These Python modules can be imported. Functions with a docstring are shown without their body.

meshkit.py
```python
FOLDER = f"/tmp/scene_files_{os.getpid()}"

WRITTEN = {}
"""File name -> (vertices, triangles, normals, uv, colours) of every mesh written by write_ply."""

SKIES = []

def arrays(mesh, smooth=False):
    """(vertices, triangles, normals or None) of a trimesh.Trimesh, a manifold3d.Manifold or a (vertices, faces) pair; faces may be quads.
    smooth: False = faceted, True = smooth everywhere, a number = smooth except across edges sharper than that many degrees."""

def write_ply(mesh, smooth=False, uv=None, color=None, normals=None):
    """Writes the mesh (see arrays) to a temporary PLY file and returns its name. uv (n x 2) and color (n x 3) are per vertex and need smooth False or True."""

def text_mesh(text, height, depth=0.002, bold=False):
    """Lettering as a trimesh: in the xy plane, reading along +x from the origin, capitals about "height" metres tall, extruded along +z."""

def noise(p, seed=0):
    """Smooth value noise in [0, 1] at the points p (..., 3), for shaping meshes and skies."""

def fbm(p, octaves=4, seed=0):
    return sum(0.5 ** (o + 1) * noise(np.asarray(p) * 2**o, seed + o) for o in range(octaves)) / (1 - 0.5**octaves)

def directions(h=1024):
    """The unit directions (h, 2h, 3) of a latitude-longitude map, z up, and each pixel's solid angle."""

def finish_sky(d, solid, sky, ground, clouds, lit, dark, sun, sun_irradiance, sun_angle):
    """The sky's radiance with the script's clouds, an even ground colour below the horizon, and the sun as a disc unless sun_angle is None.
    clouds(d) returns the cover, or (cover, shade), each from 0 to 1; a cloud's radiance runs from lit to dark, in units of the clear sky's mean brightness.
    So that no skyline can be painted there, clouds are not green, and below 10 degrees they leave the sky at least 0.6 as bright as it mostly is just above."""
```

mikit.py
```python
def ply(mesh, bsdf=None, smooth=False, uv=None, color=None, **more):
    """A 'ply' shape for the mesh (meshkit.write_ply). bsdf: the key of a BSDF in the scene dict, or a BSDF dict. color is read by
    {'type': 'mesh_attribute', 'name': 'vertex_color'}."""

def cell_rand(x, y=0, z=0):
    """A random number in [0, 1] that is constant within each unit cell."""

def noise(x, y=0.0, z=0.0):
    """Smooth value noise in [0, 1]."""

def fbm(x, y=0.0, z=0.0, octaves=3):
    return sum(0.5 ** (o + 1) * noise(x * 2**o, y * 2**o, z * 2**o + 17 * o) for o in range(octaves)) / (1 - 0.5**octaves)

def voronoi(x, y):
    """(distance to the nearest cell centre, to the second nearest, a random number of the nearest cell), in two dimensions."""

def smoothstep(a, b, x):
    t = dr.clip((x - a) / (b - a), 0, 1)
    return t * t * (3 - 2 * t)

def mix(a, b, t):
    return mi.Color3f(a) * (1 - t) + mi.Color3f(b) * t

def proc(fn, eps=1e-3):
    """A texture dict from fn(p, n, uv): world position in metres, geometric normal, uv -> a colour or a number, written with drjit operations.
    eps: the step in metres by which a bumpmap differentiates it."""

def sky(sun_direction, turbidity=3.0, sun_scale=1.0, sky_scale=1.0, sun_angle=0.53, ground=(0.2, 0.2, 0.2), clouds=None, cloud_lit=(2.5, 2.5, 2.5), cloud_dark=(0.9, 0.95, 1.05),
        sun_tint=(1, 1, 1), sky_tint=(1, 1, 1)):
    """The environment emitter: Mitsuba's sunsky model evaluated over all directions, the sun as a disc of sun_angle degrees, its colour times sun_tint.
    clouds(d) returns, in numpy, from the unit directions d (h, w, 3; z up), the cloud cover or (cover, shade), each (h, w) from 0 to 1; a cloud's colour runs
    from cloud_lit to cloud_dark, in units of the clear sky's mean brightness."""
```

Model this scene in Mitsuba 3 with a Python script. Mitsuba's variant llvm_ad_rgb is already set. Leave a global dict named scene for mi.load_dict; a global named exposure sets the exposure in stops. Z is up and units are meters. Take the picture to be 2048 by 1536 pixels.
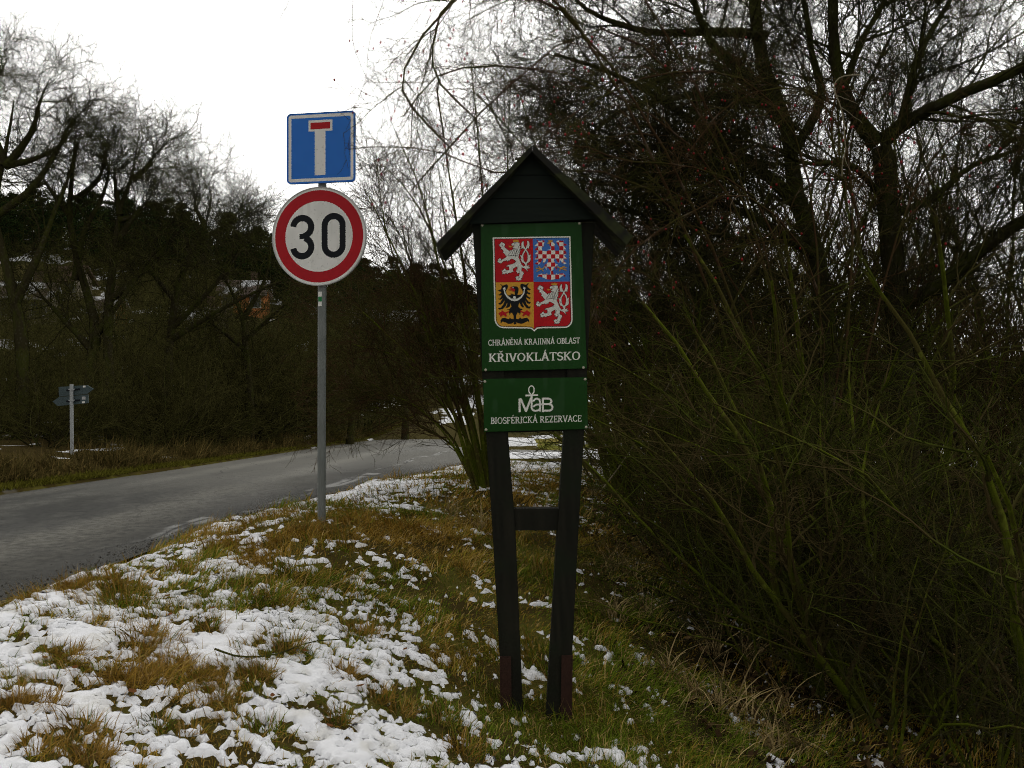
import math, random
import numpy as np, trimesh, mitsuba as mi, drjit as dr
import mikit, meshkit
from mikit import noise, fbm, voronoi, cell_rand, smoothstep, mix
from shapely.geometry import Polygon, LineString, Point, box as sbox
from shapely import affinity
from shapely.ops import unary_union
from scipy.interpolate import RBFInterpolator

T = mi.ScalarTransform4f
scene, labels = {}, {}

# ------------------------------------------------------------------ camera, sky, exposure
EYE, FOC, HORIZON = 1.6, 1700.0, 800.0          # metres, pixels of the 2048 x 1536 photograph
scene['camera'] = {'type': 'perspective', 'fov': 2 * math.degrees(math.atan(1024 / FOC)), 'fov_axis': 'x',
                   'near_clip': 0.1, 'far_clip': 3000.0, 'principal_point_offset_y': -(HORIZON - 768) / 1536,
                   'to_world': T().look_at(origin=[0, 0, EYE], target=[0, 1, EYE], up=[0, 0, 1])}
SUN = np.array([0.42, 1.0, 0.42]); SUN /= np.linalg.norm(SUN)

def clouds(d):
    c = np.clip(d @ SUN, -1, 1)
    shade = 1 - np.clip(0.5 + 0.5 * c, 0, 1) ** 1.6
    shade = np.clip(shade + 0.25 * (meshkit.fbm(d * np.array([2.0, 2.0, 4.0]) + 5.0, 4) - 0.5), 0, 1)
    return np.ones(d.shape[:2]), shade

scene['sky'] = mikit.sky(SUN, turbidity=3, sun_scale=0.0, sun_angle=10, clouds=clouds,
                         cloud_lit=(3.65, 3.6, 3.45), cloud_dark=(0.96, 0.93, 0.88))
exposure = 2.68

# ------------------------------------------------------------------ helpers
rng = np.random.default_rng(11)

def W(px, py, d):
    """the point at distance d (along +y) seen at photograph pixel (px, py)"""
    return np.array([(px - 1024) / FOC * d, d, EYE + (HORIZON - py) / FOC * d])

def numbered(name):
    if name not in used:
        used.add(name); return name
    i = 1
    while f'{name}_{i:03d}' in used: i += 1
    used.add(f'{name}_{i:03d}'); return f'{name}_{i:03d}'
used = set()

def thing(name, label, cat, group=None):
    k = numbered(name); labels[k] = {'label': label, 'category': cat}
    if group: labels[k]['group'] = group
    return k

def obj(name, mesh, bsdf, parent=None, smooth=False, color=None, label=None, kind=None):
    k = numbered(parent + '__' + name if parent else name)
    scene[k] = mikit.ply(mesh, bsdf, smooth=smooth, color=color)
    if label or kind:
        labels.setdefault(k, {})
        if label: labels[k]['label'] = label
        if kind: labels[k]['kind'] = kind
    return k

def struct(name, mesh, bsdf, label=None, smooth=False, color=None, kind='structure'):
    k = numbered(name); scene[k] = mikit.ply(mesh, bsdf, smooth=smooth, color=color)
    labels[k] = {'kind': kind}
    if label: labels[k]['label'] = label
    return k

def cat_mesh(ms):
    vs, fs, n = [], [], 0
    for m in ms:
        v, f = (m if isinstance(m, tuple) else (np.asarray(m.vertices), np.asarray(m.faces)))
        vs.append(v); fs.append(f + n); n += len(v)
    return np.vstack(vs), np.vstack(fs)

def diffuse(c): return {'type': 'twosided', 'b': {'type': 'diffuse', 'reflectance': {'type': 'rgb', 'value': list(c)}}}
def paint(c, rough=0.4, spec=0.4): return {'type': 'twosided', 'b': {'type': 'principled', 'base_color': {'type': 'rgb', 'value': list(c)}, 'roughness': rough, 'specular': spec}}
def pdiff(fn): return {'type': 'twosided', 'b': {'type': 'diffuse', 'reflectance': mikit.proc(fn)}}
def pprin(fn, rough, spec=0.4, bump=None, scale=1.0, eps=1e-3):
    b = {'type': 'principled', 'base_color': mikit.proc(fn), 'roughness': rough if not callable(rough) else mikit.proc(rough), 'specular': spec}
    if bump: b = {'type': 'bumpmap', 'tex': mikit.proc(bump, eps=eps), 'scale': scale, 'b': b}
    return {'type': 'twosided', 'b': b}
VC = {'type': 'twosided', 'b': {'type': 'diffuse', 'reflectance': {'type': 'mesh_attribute', 'name': 'vertex_color'}}}
scene['m_vertex'] = VC

# ------------------------------------------------------------------ materials
def bark_green(p, n, uv):
    g = fbm(p.x * 9, p.y * 9, p.z * 3, 3)
    h = noise(p.x * 40, p.y * 40, p.z * 25)
    c = mix((0.080, 0.100, 0.009), (0.072, 0.064, 0.019), smoothstep(0.40, 0.60, g))
    return mix(c, (0.145, 0.170, 0.024), 0.7 * smoothstep(0.6, 0.85, h))
def bark_dark(p, n, uv):
    g = fbm(p.x * 7, p.y * 7, p.z * 2, 3)
    c = mix((0.034, 0.030, 0.014), (0.044, 0.048, 0.012), smoothstep(0.4, 0.65, g))
    return mix(c, (0.08, 0.075, 0.05), 0.5 * smoothstep(0.68, 0.85, noise(p.x * 30, p.y * 30, p.z * 22)))
def bark_brown(p, n, uv):
    g = fbm(p.x * 5, p.y * 5, p.z * 4, 3)
    c = mix((0.060, 0.036, 0.018), (0.054, 0.050, 0.014), smoothstep(0.42, 0.6, g))
    return mix(c, (0.13, 0.10, 0.075), 0.6 * smoothstep(0.72, 0.9, noise(p.x * 14, p.y * 14, p.z * 10)))
scene['m_bark_green'] = pdiff(bark_green)
scene['m_bark_dark'] = pdiff(bark_dark)
scene['m_bark_moss'] = pdiff(lambda p, n, uv: mix((0.050, 0.062, 0.010), (0.062, 0.048, 0.020), smoothstep(0.38, 0.62, fbm(p.x * 3, p.y * 3, p.z * 2, 3))))
scene['m_bark_brown'] = pdiff(bark_brown)
scene['m_dead'] = diffuse((0.24, 0.21, 0.14))
scene['m_bark_far'] = pdiff(lambda p, n, uv: mix((0.044, 0.038, 0.016), (0.058, 0.058, 0.015), fbm(p.x * 3, p.y * 3, p.z * 1.5, 3)))
scene['m_hip'] = paint((0.24, 0.004, 0.007), 0.4, 0.2)

def wood_stain(p, n, uv):
    g = noise(p.x * 60 + p.z * 3, p.y * 60, p.z * 4)
    w = fbm(p.x * 5, p.y * 5, p.z * 5, 3)
    c = mix((0.007, 0.0075, 0.005), (0.016, 0.015, 0.010), g)
    return mix(c, (0.010, 0.013, 0.007), smoothstep(0.45, 0.7, w))
def wood_green(p, n, uv):
    g = noise(p.x * 4, p.y * 60, p.z * 55 + p.x * 2)
    return mix((0.003, 0.007, 0.0045), (0.0055, 0.011, 0.007), g)
scene['m_wood'] = pprin(wood_stain, 0.7, 0.12, lambda p, n, uv: noise(p.x * 90, p.y * 90, p.z * 6), 0.0015)
scene['m_gable'] = pprin(wood_green, 0.6, 0.15, lambda p, n, uv: noise(p.x * 6, p.y * 90, p.z * 90), 0.001)
def roof_wood(p, n, uv):
    m = fbm(p.x * 14, p.y * 14, p.z * 14, 3)
    return mix((0.009, 0.009, 0.006), (0.024, 0.029, 0.008), smoothstep(0.45, 0.7, m))
scene['m_roof_board'] = pprin(roof_wood, 0.75, 0.2)
def rust(p, n, uv):
    m = fbm(p.x * 30, p.y * 30, p.z * 30, 3)
    return mix((0.018, 0.0085, 0.006), (0.038, 0.016, 0.010), m)
scene['m_rust'] = pprin(rust, 0.8, 0.2)
def panel_green(p, n, uv):
    m = fbm(p.x * 3, p.z * 4, 0, 3)
    s = smoothstep(0.72, 0.9, noise(p.x * 25, p.z * 7))
    return mix(mix((0.008, 0.042, 0.005), (0.011, 0.056, 0.010), m), (0.03, 0.075, 0.03), 0.35 * s)
scene['m_panel'] = pprin(panel_green, 0.35, 0.12)
scene['m_print_white'] = pprin(lambda p, n, uv: mi.Color3f(0.80, 0.80, 0.74) * (0.9 + 0.12 * noise(p.x * 50, p.z * 50)), 0.4, 0.12)
scene['m_print_red'] = pprin(lambda p, n, uv: mi.Color3f(0.50, 0.012, 0.018) * (0.85 + 0.2 * noise(p.x * 30, p.z * 30)), 0.4, 0.12)
scene['m_print_blue'] = paint((0.055, 0.17, 0.50), 0.4, 0.12)
scene['m_print_gold'] = paint((0.60, 0.30, 0.035), 0.4, 0.12)
scene['m_print_black'] = paint((0.008, 0.009, 0.011), 0.4, 0.12)
scene['m_print_silver'] = paint((0.66, 0.67, 0.62), 0.45, 0.12)

def sheet_white(p, n, uv):
    d = fbm(p.x * 6, p.y * 6, p.z * 3, 3)
    sp = smoothstep(0.80, 0.92, noise(p.x * 90, p.y * 20, p.z * 70))
    streak = smoothstep(0.6, 0.85, noise(p.x * 40, p.y * 10, p.z * 3))
    c = mix((0.82, 0.82, 0.79), (0.75, 0.75, 0.72), smoothstep(0.4, 0.7, d))
    return mix(mix(c, (0.5, 0.5, 0.45), 0.18 * streak), (0.3, 0.3, 0.27), 0.35 * sp)
scene['m_sign_white'] = pprin(sheet_white, 0.4, 0.15)
def sheet_red(p, n, uv):
    streak = smoothstep(0.72, 0.9, noise(p.x * 55, p.y * 10, p.z * 5)) * smoothstep(3.0, 3.25, p.z)
    c = mix((0.47, 0.012, 0.020), (0.40, 0.014, 0.022), fbm(p.x * 7, p.y * 7, p.z * 7, 2))
    return mix(c, (0.55, 0.20, 0.19), 0.4 * streak)
scene['m_sign_red'] = pprin(sheet_red, 0.4, 0.15)
def sheet_blue(p, n, uv):
    return mix((0.026, 0.16, 0.60), (0.036, 0.19, 0.64), fbm(p.x * 5, p.y * 5, p.z * 5, 3))
scene['m_sign_blue'] = pprin(sheet_blue, 0.4, 0.15)
scene['m_sign_black'] = paint((0.010, 0.012, 0.016), 0.4, 0.12)
scene['m_sign_rim'] = paint((0.42, 0.43, 0.43), 0.45, 0.4)
def zinc(p, n, uv):
    m = fbm(p.x * 25, p.y * 25, p.z * 8, 3)
    return mix((0.10, 0.115, 0.11), (0.18, 0.195, 0.19), m)
scene['m_zinc'] = pprin(zinc, 0.5, 0.5)
scene['m_zinc_light'] = paint((0.34, 0.36, 0.37), 0.5, 0.4)
scene['m_sign_back'] = pprin(lambda p, n, uv: mix((0.042, 0.066, 0.072), (0.056, 0.084, 0.090), fbm(p.x * 4, p.y * 4, p.z * 6, 3)), 0.5, 0.4)
scene['m_mark_green'] = paint((0.015, 0.20, 0.06), 0.5, 0.3)
scene['m_screw'] = paint((0.40, 0.38, 0.30), 0.45, 0.5)

def asphalt(p, n, uv):
    a = fbm(p.x * 1.1, p.y * 0.22, 0, 4)
    b = fbm(p.x * 4.0, p.y * 2.0, 5, 3)
    g = noise(p.x * 120, p.y * 120)
    g2 = noise(p.x * 38, p.y * 38)
    c = mix((0.022, 0.022, 0.018), (0.066, 0.063, 0.052), smoothstep(0.32, 0.68, a))
    c = mix(c, (0.060, 0.058, 0.049), 0.5 * smoothstep(0.42, 0.62, b)) * (0.05 + 0.5 * g + 0.55 * g2 + 0.95 * noise(p.x * 23, p.y * 19, 3))
    c = mix(c, (0.17, 0.165, 0.145), 0.75 * smoothstep(8, 20, p.y))  # paler with distance: the far road's sheen painted into the colour
    track = smoothstep(0.45, 0.0, dr.abs(dr.abs(p.x + 4.7 + 0.15 * (fbm(p.y * 0.4, 2, 1, 2) - 0.5)) - 0.85))
    c = c * (0.82 + 0.35 * track)
    edge = smoothstep(0.9, 0.0, -2.72 - p.x + 0.5 * (fbm(p.x * 2, p.y * 2, 3, 3) - 0.5)) * smoothstep(20, 14, p.y)
    c = mix(c, (0.022, 0.021, 0.017), 0.85 * edge)
    wob = 0.5 * (fbm(p.x * 1.3, p.y * 0.5, 9, 3) - 0.5)
    line = dr.abs(p.x + 3.05 + wob - 0.06 * (p.y - 6))
    c = mix(c, (0.30, 0.30, 0.29), 0.6 * smoothstep(0.09, 0.02, dr.abs(line - 0.03)) * smoothstep(0.46, 0.66, fbm(p.x * 5, p.y * 2.2, 1, 3)) * smoothstep(6, 8, p.y))
    c = mix(c, (0.015, 0.015, 0.013), 0.9 * smoothstep(0.03, 0.0, line) * smoothstep(0.4, 0.55, noise(p.y * 0.9, p.x)))
    v = voronoi(p.x * 0.9 + 0.9 * fbm(p.x, p.y, 4, 2), p.y * 0.55)
    return mix(c, (0.014, 0.014, 0.012), 0.5 * smoothstep(0.03, 0.0, v[1] - v[0]) * smoothstep(0.45, 0.58, noise(p.x * 0.6, p.y * 0.3, 8)))
def asphalt_h(p, n, uv):
    return noise(p.x * 110, p.y * 110) * 0.8 + noise(p.x * 42, p.y * 42) * 0.7 + 5.0 * fbm(p.x * 1.6, p.y * 0.9, 2, 3)
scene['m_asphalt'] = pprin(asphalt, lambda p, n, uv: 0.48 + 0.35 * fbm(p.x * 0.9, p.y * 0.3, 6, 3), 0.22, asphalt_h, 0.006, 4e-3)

def ground_col(p, n, uv):
    a = fbm(p.x * 3, p.y * 3, 0, 4)
    soil = mix((0.045, 0.034, 0.011), (0.080, 0.072, 0.016), smoothstep(0.35, 0.65, a))
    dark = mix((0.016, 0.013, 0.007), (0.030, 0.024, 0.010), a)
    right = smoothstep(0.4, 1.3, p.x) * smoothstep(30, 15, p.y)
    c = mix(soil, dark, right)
    # past the road: leaf litter, dead grass and thin snow lying in the hollows
    far = smoothstep(20, 34, p.y)
    b = fbm(p.x * 0.25, p.y * 0.12, 3, 4)
    hill = mix((0.030, 0.030, 0.012), (0.065, 0.055, 0.022), smoothstep(0.4, 0.6, b))
    snow = smoothstep(0.63, 0.67, fbm(p.x * 0.35, p.y * 0.16, 7, 4) + 0.12 * (noise(p.x * 3, p.y * 1.5) - 0.5))
    hill = mix(hill, (0.72, 0.73, 0.75), snow)
    left = smoothstep(-6.5, -7.5, p.x)
    lit = mix((0.030, 0.022, 0.010), (0.060, 0.045, 0.016), a)
    lit = mix(lit, (0.7, 0.71, 0.73), smoothstep(0.69, 0.73, fbm(p.x * 1.2, p.y * 0.8, 5, 4)))
    c = mix(c, lit, left * (1 - far))
    return mix(c, hill, far)
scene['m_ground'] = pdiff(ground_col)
def meadow(p, n, uv):
    a = fbm(p.x * 1.5, p.y * 0.7, 0, 4)
    c = mix((0.12, 0.125, 0.025), (0.20, 0.17, 0.05), smoothstep(0.35, 0.65, a))
    return mix(c, (0.7, 0.71, 0.72), smoothstep(0.56, 0.62, fbm(p.x * 1.2, p.y * 0.6, 4, 4)))
scene['m_meadow'] = pdiff(meadow)
scene['m_snow'] = {'type': 'twosided', 'b': {'type': 'bumpmap', 'tex': mikit.proc(lambda p, n, uv: fbm(p.x * 45, p.y * 45, p.z * 45, 3), eps=4e-3), 'scale': 0.010,
                   'b': {'type': 'diffuse', 'reflectance': mikit.proc(lambda p, n, uv: mix((0.80, 0.81, 0.84), (0.66, 0.65, 0.62), 0.7 * smoothstep(0.5, 0.8, fbm(p.x * 14, p.y * 14, 2, 3))))}}}

# ------------------------------------------------------------------ terrain
def road_z(y): return 0.60 - 0.021 * np.clip(y, -20, 75)
RIGHT = np.array([[-20, -2.72], [0, -2.74], [4.5, -2.74], [6.4, -2.74], [9.0, -2.60], [10.4, -2.34], [13, -1.85], [16.3, -1.38], [19, -0.9], [21, -0.2], [23, 1.5], [25, 4.0], [27, -1.2], [32, -2.6], [45, -2.6], [75, -1.5]])
LEFT = np.array([[-20, -6.75], [11, -6.65], [17.7, -6.52], [28.8, -6.5], [46, -6.1], [75, -5.0]])
def right_edge(y): return np.interp(y, RIGHT[:, 0], RIGHT[:, 1])
def left_edge(y): return np.interp(y, LEFT[:, 0], LEFT[:, 1])

CTRL = np.array([
    [0.10, 4.1, 0.08], [-1.41, 6.3, 0.69], [-0.36, 9.5, 0.62], [-0.1, 5.6, 0.30], [-0.3, 7.4, 0.52],
    [1.0, 13.0, 0.40], [1.35, 10.5, 0.30], [1.8, 8.8, 0.02], [1.1, 6.0, 0.02], [2.4, 4.6, -0.42], [0.8, 4.4, -0.04],
    [0.0, 3.4, 0.06], [-1.6, 2.7, 0.44], [-1.3, 4.15, 0.50], [-0.6, 3.2, 0.24], [0, 0, 0.02], [-1.5, 0, 0.36], [1.5, 0, -0.15], [3, 0, -0.5],
    [-2.6, 2.5, 0.54], [-2.6, 6.0, 0.50], [-2.55, 8.5, 0.47], [-2.2, 10.3, 0.44], [-1.6, 14.0, 0.36], [-1.0, 18.0, 0.26], [-2.2, 5.0, 0.60], [-1.9, 7.5, 0.62], [-1.2, 10.5, 0.60],
    [4, 6, -0.65], [4, 10, -0.5], [6, 4, -0.8], [6, 9, -0.8], [9, 9, -0.9], [5, 15, -0.3], [9, 16, -0.5], [2, 17, 0.22], [2, 22, 0.14], [0, 22, 0.14], [6, 22, 0.1], [10, 24, 0.0],
    [12, 2, -1.0], [6, -5, -0.9], [0, -8, 0.0], [-2.6, -8, 0.7], [14, 14, -0.8], [12, 30, 0.3], [2, 30, 0.05], [-1, 30, -0.03], [6, 36, 0.4]])
_rbf = RBFInterpolator(CTRL[:, :2], CTRL[:, 2], kernel='linear', smoothing=0.002)

def sstep(a, b, x):
    t = np.clip((x - a) / (b - a), 0, 1); return t * t * (3 - 2 * t)

def ground_z(x, y, fine=True):
    x, y = np.broadcast_arrays(np.asarray(x, float), np.asarray(y, float))
    sh = x.shape; x, y = x.ravel(), y.ravel()
    near = _rbf(np.stack([np.clip(x, -2.7, 13), np.clip(y, -8, 34)], 1))
    p = np.stack([x, y, 0 * x], 1)
    if fine:
        near = near + 0.07 * (meshkit.fbm(p * 1.7, 3, 3) - 0.5) * sstep(30, 10, y) + 0.035 * (meshkit.fbm(p * 6.0, 2, 8) - 0.5) * sstep(14, 7, y)
    # left bank beyond the road
    dl = left_edge(y) - x
    bank = road_z(y) + 0.05 + 0.10 * np.clip(dl, 0, 4) + 0.25 * (meshkit.fbm(p * 0.5, 3, 4) - 0.5) * np.clip(dl, 0, 1)
    rz = road_z(y) - 0.035
    z = np.where(x < left_edge(y), bank, 0)
    dr_ = x - right_edge(y)
    mid = (x >= left_edge(y)) & (dr_ <= 0)
    z = np.where(mid, rz, z)
    k = sstep(0.0, 0.35, dr_)
    z = np.where(dr_ > 0, rz * (1 - k) + near * k, z)
    # the far hillside
    r = np.clip(y - 36, 0, None)
    hill = 21 * sstep(0, 105, r) + 0.02 * r
    hill = hill * (1 - 0.65 * sstep(-75, 45, x)) * (1 + 0.15 * (meshkit.fbm(p * 0.02, 3, 6) - 0.5))
    hill = hill + 5 * sstep(-10, -60, x) * sstep(8, 40, y)
    return (z + hill).reshape(sh)

def at(px, py, dmin=1.5, dmax=120):
    """where the view ray through a photograph pixel meets the ground"""
    d = np.concatenate([np.arange(dmin, 14, 0.04), np.arange(14, dmax, 0.2)])
    x, z = (px - 1024) / FOC * d, EYE + (HORIZON - py) / FOC * d
    hit = np.nonzero(z < ground_z(x, d, False))[0]
    i = hit[0] if len(hit) else len(d) - 1
    return x[i], d[i]

def grid_mesh(xs, ys, zf):
    X, Y = np.meshgrid(xs, ys)
    V = np.stack([X, Y, zf(X, Y)], -1).reshape(-1, 3)
    nx, ny = len(xs), len(ys)
    i = (np.arange(ny - 1)[:, None] * nx + np.arange(nx - 1)[None]).ravel()
    F = np.vstack([np.stack([i, i + 1, i + nx + 1], 1), np.stack([i, i + nx + 1, i + nx], 1)])
    return V, F

xs = np.concatenate([np.linspace(-420, -40, 40)[:-1], np.linspace(-40, -7.5, 66)[:-1], np.linspace(-7.5, -3, 40)[:-1], np.linspace(-3, 4.5, 190)[:-1], np.linspace(4.5, 14, 80)[:-1], np.linspace(14, 60, 50)[:-1], np.linspace(60, 420, 38)])
ys = np.concatenate([np.linspace(-40, 0, 20)[:-1], np.linspace(0, 2, 10)[:-1], np.linspace(2, 9, 170)[:-1], np.linspace(9, 30, 170)[:-1], np.linspace(30, 80, 60)[:-1], np.linspace(80, 260, 60)[:-1], np.linspace(260, 900, 20)])
struct('ground', grid_mesh(xs, ys, ground_z), 'm_ground', 'earth verge and hillside with dead grass and patches of snow', smooth=True)

# the road
yy = np.concatenate([np.arange(-20, 12, 1.0), np.arange(12, 26, 0.5), np.arange(26, 76, 2.0)])
rag = 0.10 * (meshkit.fbm(np.stack([yy * 1.1, yy * 0, yy * 0], 1), 3, 2) - 0.5)
cols = np.linspace(0, 1, 9)
rv = []
for y, r in zip(yy, rag):
    a, b = left_edge(y), right_edge(y) + r
    for c in cols:
        rv.append([a + (b - a) * c, y, road_z(y) + 0.03 * (1 - (2 * c - 1) ** 2)])
rv = np.array(rv); n = len(cols)
i = (np.arange(len(yy) - 1)[:, None] * n + np.arange(n - 1)[None]).ravel()
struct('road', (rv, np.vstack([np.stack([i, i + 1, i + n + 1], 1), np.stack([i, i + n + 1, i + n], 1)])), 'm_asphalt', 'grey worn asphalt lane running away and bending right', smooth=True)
rg = np.random.default_rng(91); n = 4000
y = rg.uniform(3, 20, n); x = right_edge(y) + rg.normal(-.05, .16, n)
oc = trimesh.creation.icosphere(0); ov, of = np.array(oc.vertices), np.array(oc.faces)
sz = rg.uniform(.0025, .008, n)[:, None, None] * rg.uniform(.6, 1.3, (n, 1, 3))
gv_ = (ov[None] * sz + np.stack([x, y, np.where(x < right_edge(y), road_z(y) + .008, ground_z(x, y) + .008)], 1)[:, None]).reshape(-1, 3)
gc_ = np.repeat(np.array([.09, .086, .075]) * rg.uniform(.3, 1.5, n)[:, None], len(ov), 0)
struct('road_grit', (gv_, (of[None] + (np.arange(n) * len(ov))[:, None, None]).reshape(-1, 3)), 'm_vertex', 'loose grit and crumbled asphalt along the near edge of the road', color=gc_, kind='stuff')
# meadow beyond the side track
xs2, ys2 = np.linspace(0.0, 16, 40), np.linspace(25.5, 34, 24)
struct('meadow', grid_mesh(xs2, ys2, lambda X, Y: ground_z(X, Y) + 0.05 * sstep(0, 2, X) - 0.02), 'm_meadow', 'pale green meadow behind the snowy side track', smooth=True)
# snow on the side track
def track_snow(X, Y):
    p = np.stack([X, Y, 0 * X], -1)
    m = 1 - np.abs(Y - (22.9 + 0.10 * X)) / 1.7 + 0.8 * (meshkit.fbm(p * 0.9, 3, 5) - 0.5)
    return ground_z(X, Y) + 0.03 + 0.12 * np.clip(m, -0.6, 0.6)
V, F = grid_mesh(np.linspace(-0.8, 14, 110), np.linspace(20.0, 27.5, 80), track_snow)
struct('side_track', (V, F), 'm_snow', 'snow covered side track branching off behind the wooden board', smooth=True)

# snow patches on the verge
SB = [((60, 1400), .30), ((250, 1250), .24), ((450, 1430), .27), ((640, 1450), .30), ((800, 1350), .24), ((880, 1440), 0.14), ((700, 1250), .16), ((500, 1200), .14), ((300, 1150), .16),
      ((150, 1280), .30), ((640, 1130), .10), ((760, 1150), 0.0), ((560, 1080), -0.06), ((700, 1060), -0.2), ((850, 1080), -0.24), ((940, 1200), -0.24), ((950, 1330), -0.12), ((1000, 1480), -0.14), ((1060, 1530), 0.02),
      ((1240, 1330), -0.14), ((1150, 1420), -0.26), ((1350, 1520), -0.2), ((1300, 1200), -.28), ((1600, 1400), -.36), ((1800, 1500), -.36), ((480, 1060), .04), ((380, 1110), .10), ((200, 1170), .14), ((60, 1215), .10),
      ((720, 990), .28), ((800, 970), .30), ((900, 935), .30), ((640, 1010), .20), ((860, 1000), -0.16), ((1000, 960), -0.06), ((1090, 945), .22), ((1150, 935), .16), ((1300, 1000), -.26), ((880, 960), .02), ((1090, 1000), -.15), ((1230, 960), -.05), ((1500, 1060), -.2), ((1060, 1100), -0.38), ((1050, 1300), -0.22), ((1150, 1200), -0.42), ((1250, 1420), -0.3), ((1160, 1520), -0.16), ((1400, 1450), -0.4), ((1000, 1400), -0.24), ((900, 1240), -0.2), ((1250, 1100), -.3)]
TUSS = [(142,1177,1,0),(264,1203,1.2,.4),(137,1325,1.1,0),(293,1286,1.5,.2),(249,1379,1.3,0),(300,1362,1.3,0),(345,1340,1.1,0),(29,1423,1.1,0),(83,1423,1,0),(161,1467,1.2,.2),(317,1447,.9,.8),(185,1516,1.2,0),(73,1506,1,0),(420,1262,1,.4),(474,1169,1.2,.8),(590,1160,1.7,.9),(640,1170,1.6,.8),(552,1208,1.4,.6),(400,1365,1.1,0),(513,1365,1.1,.1),(430,1404,1.1,.2),(684,1360,1,0),(532,1472,1,.7),(679,1452,1,.5),(800,1428,1.1,.4),(889,1448,1.3,.9),(356,1145,1.1,.2),(435,1100,1.2,.1),(552,1042,1.3,0),(610,1067,1.3,.1),(722,1267,1.2,.1),(576,1311,1.1,.2),(250,1180,1.2,.3),(760,1400,1,.3),(380,1470,.8,.3),(930,1500,1.2,.3)]
TUSX = np.array([at(px, py) for px, py, a, b in TUSS])
SBx = np.array([at(*p) for p, _ in SB]); SBv = np.array([v for _, v in SB])
_sb = RBFInterpolator(SBx, SBv, kernel='linear', smoothing=0.02)
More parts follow.
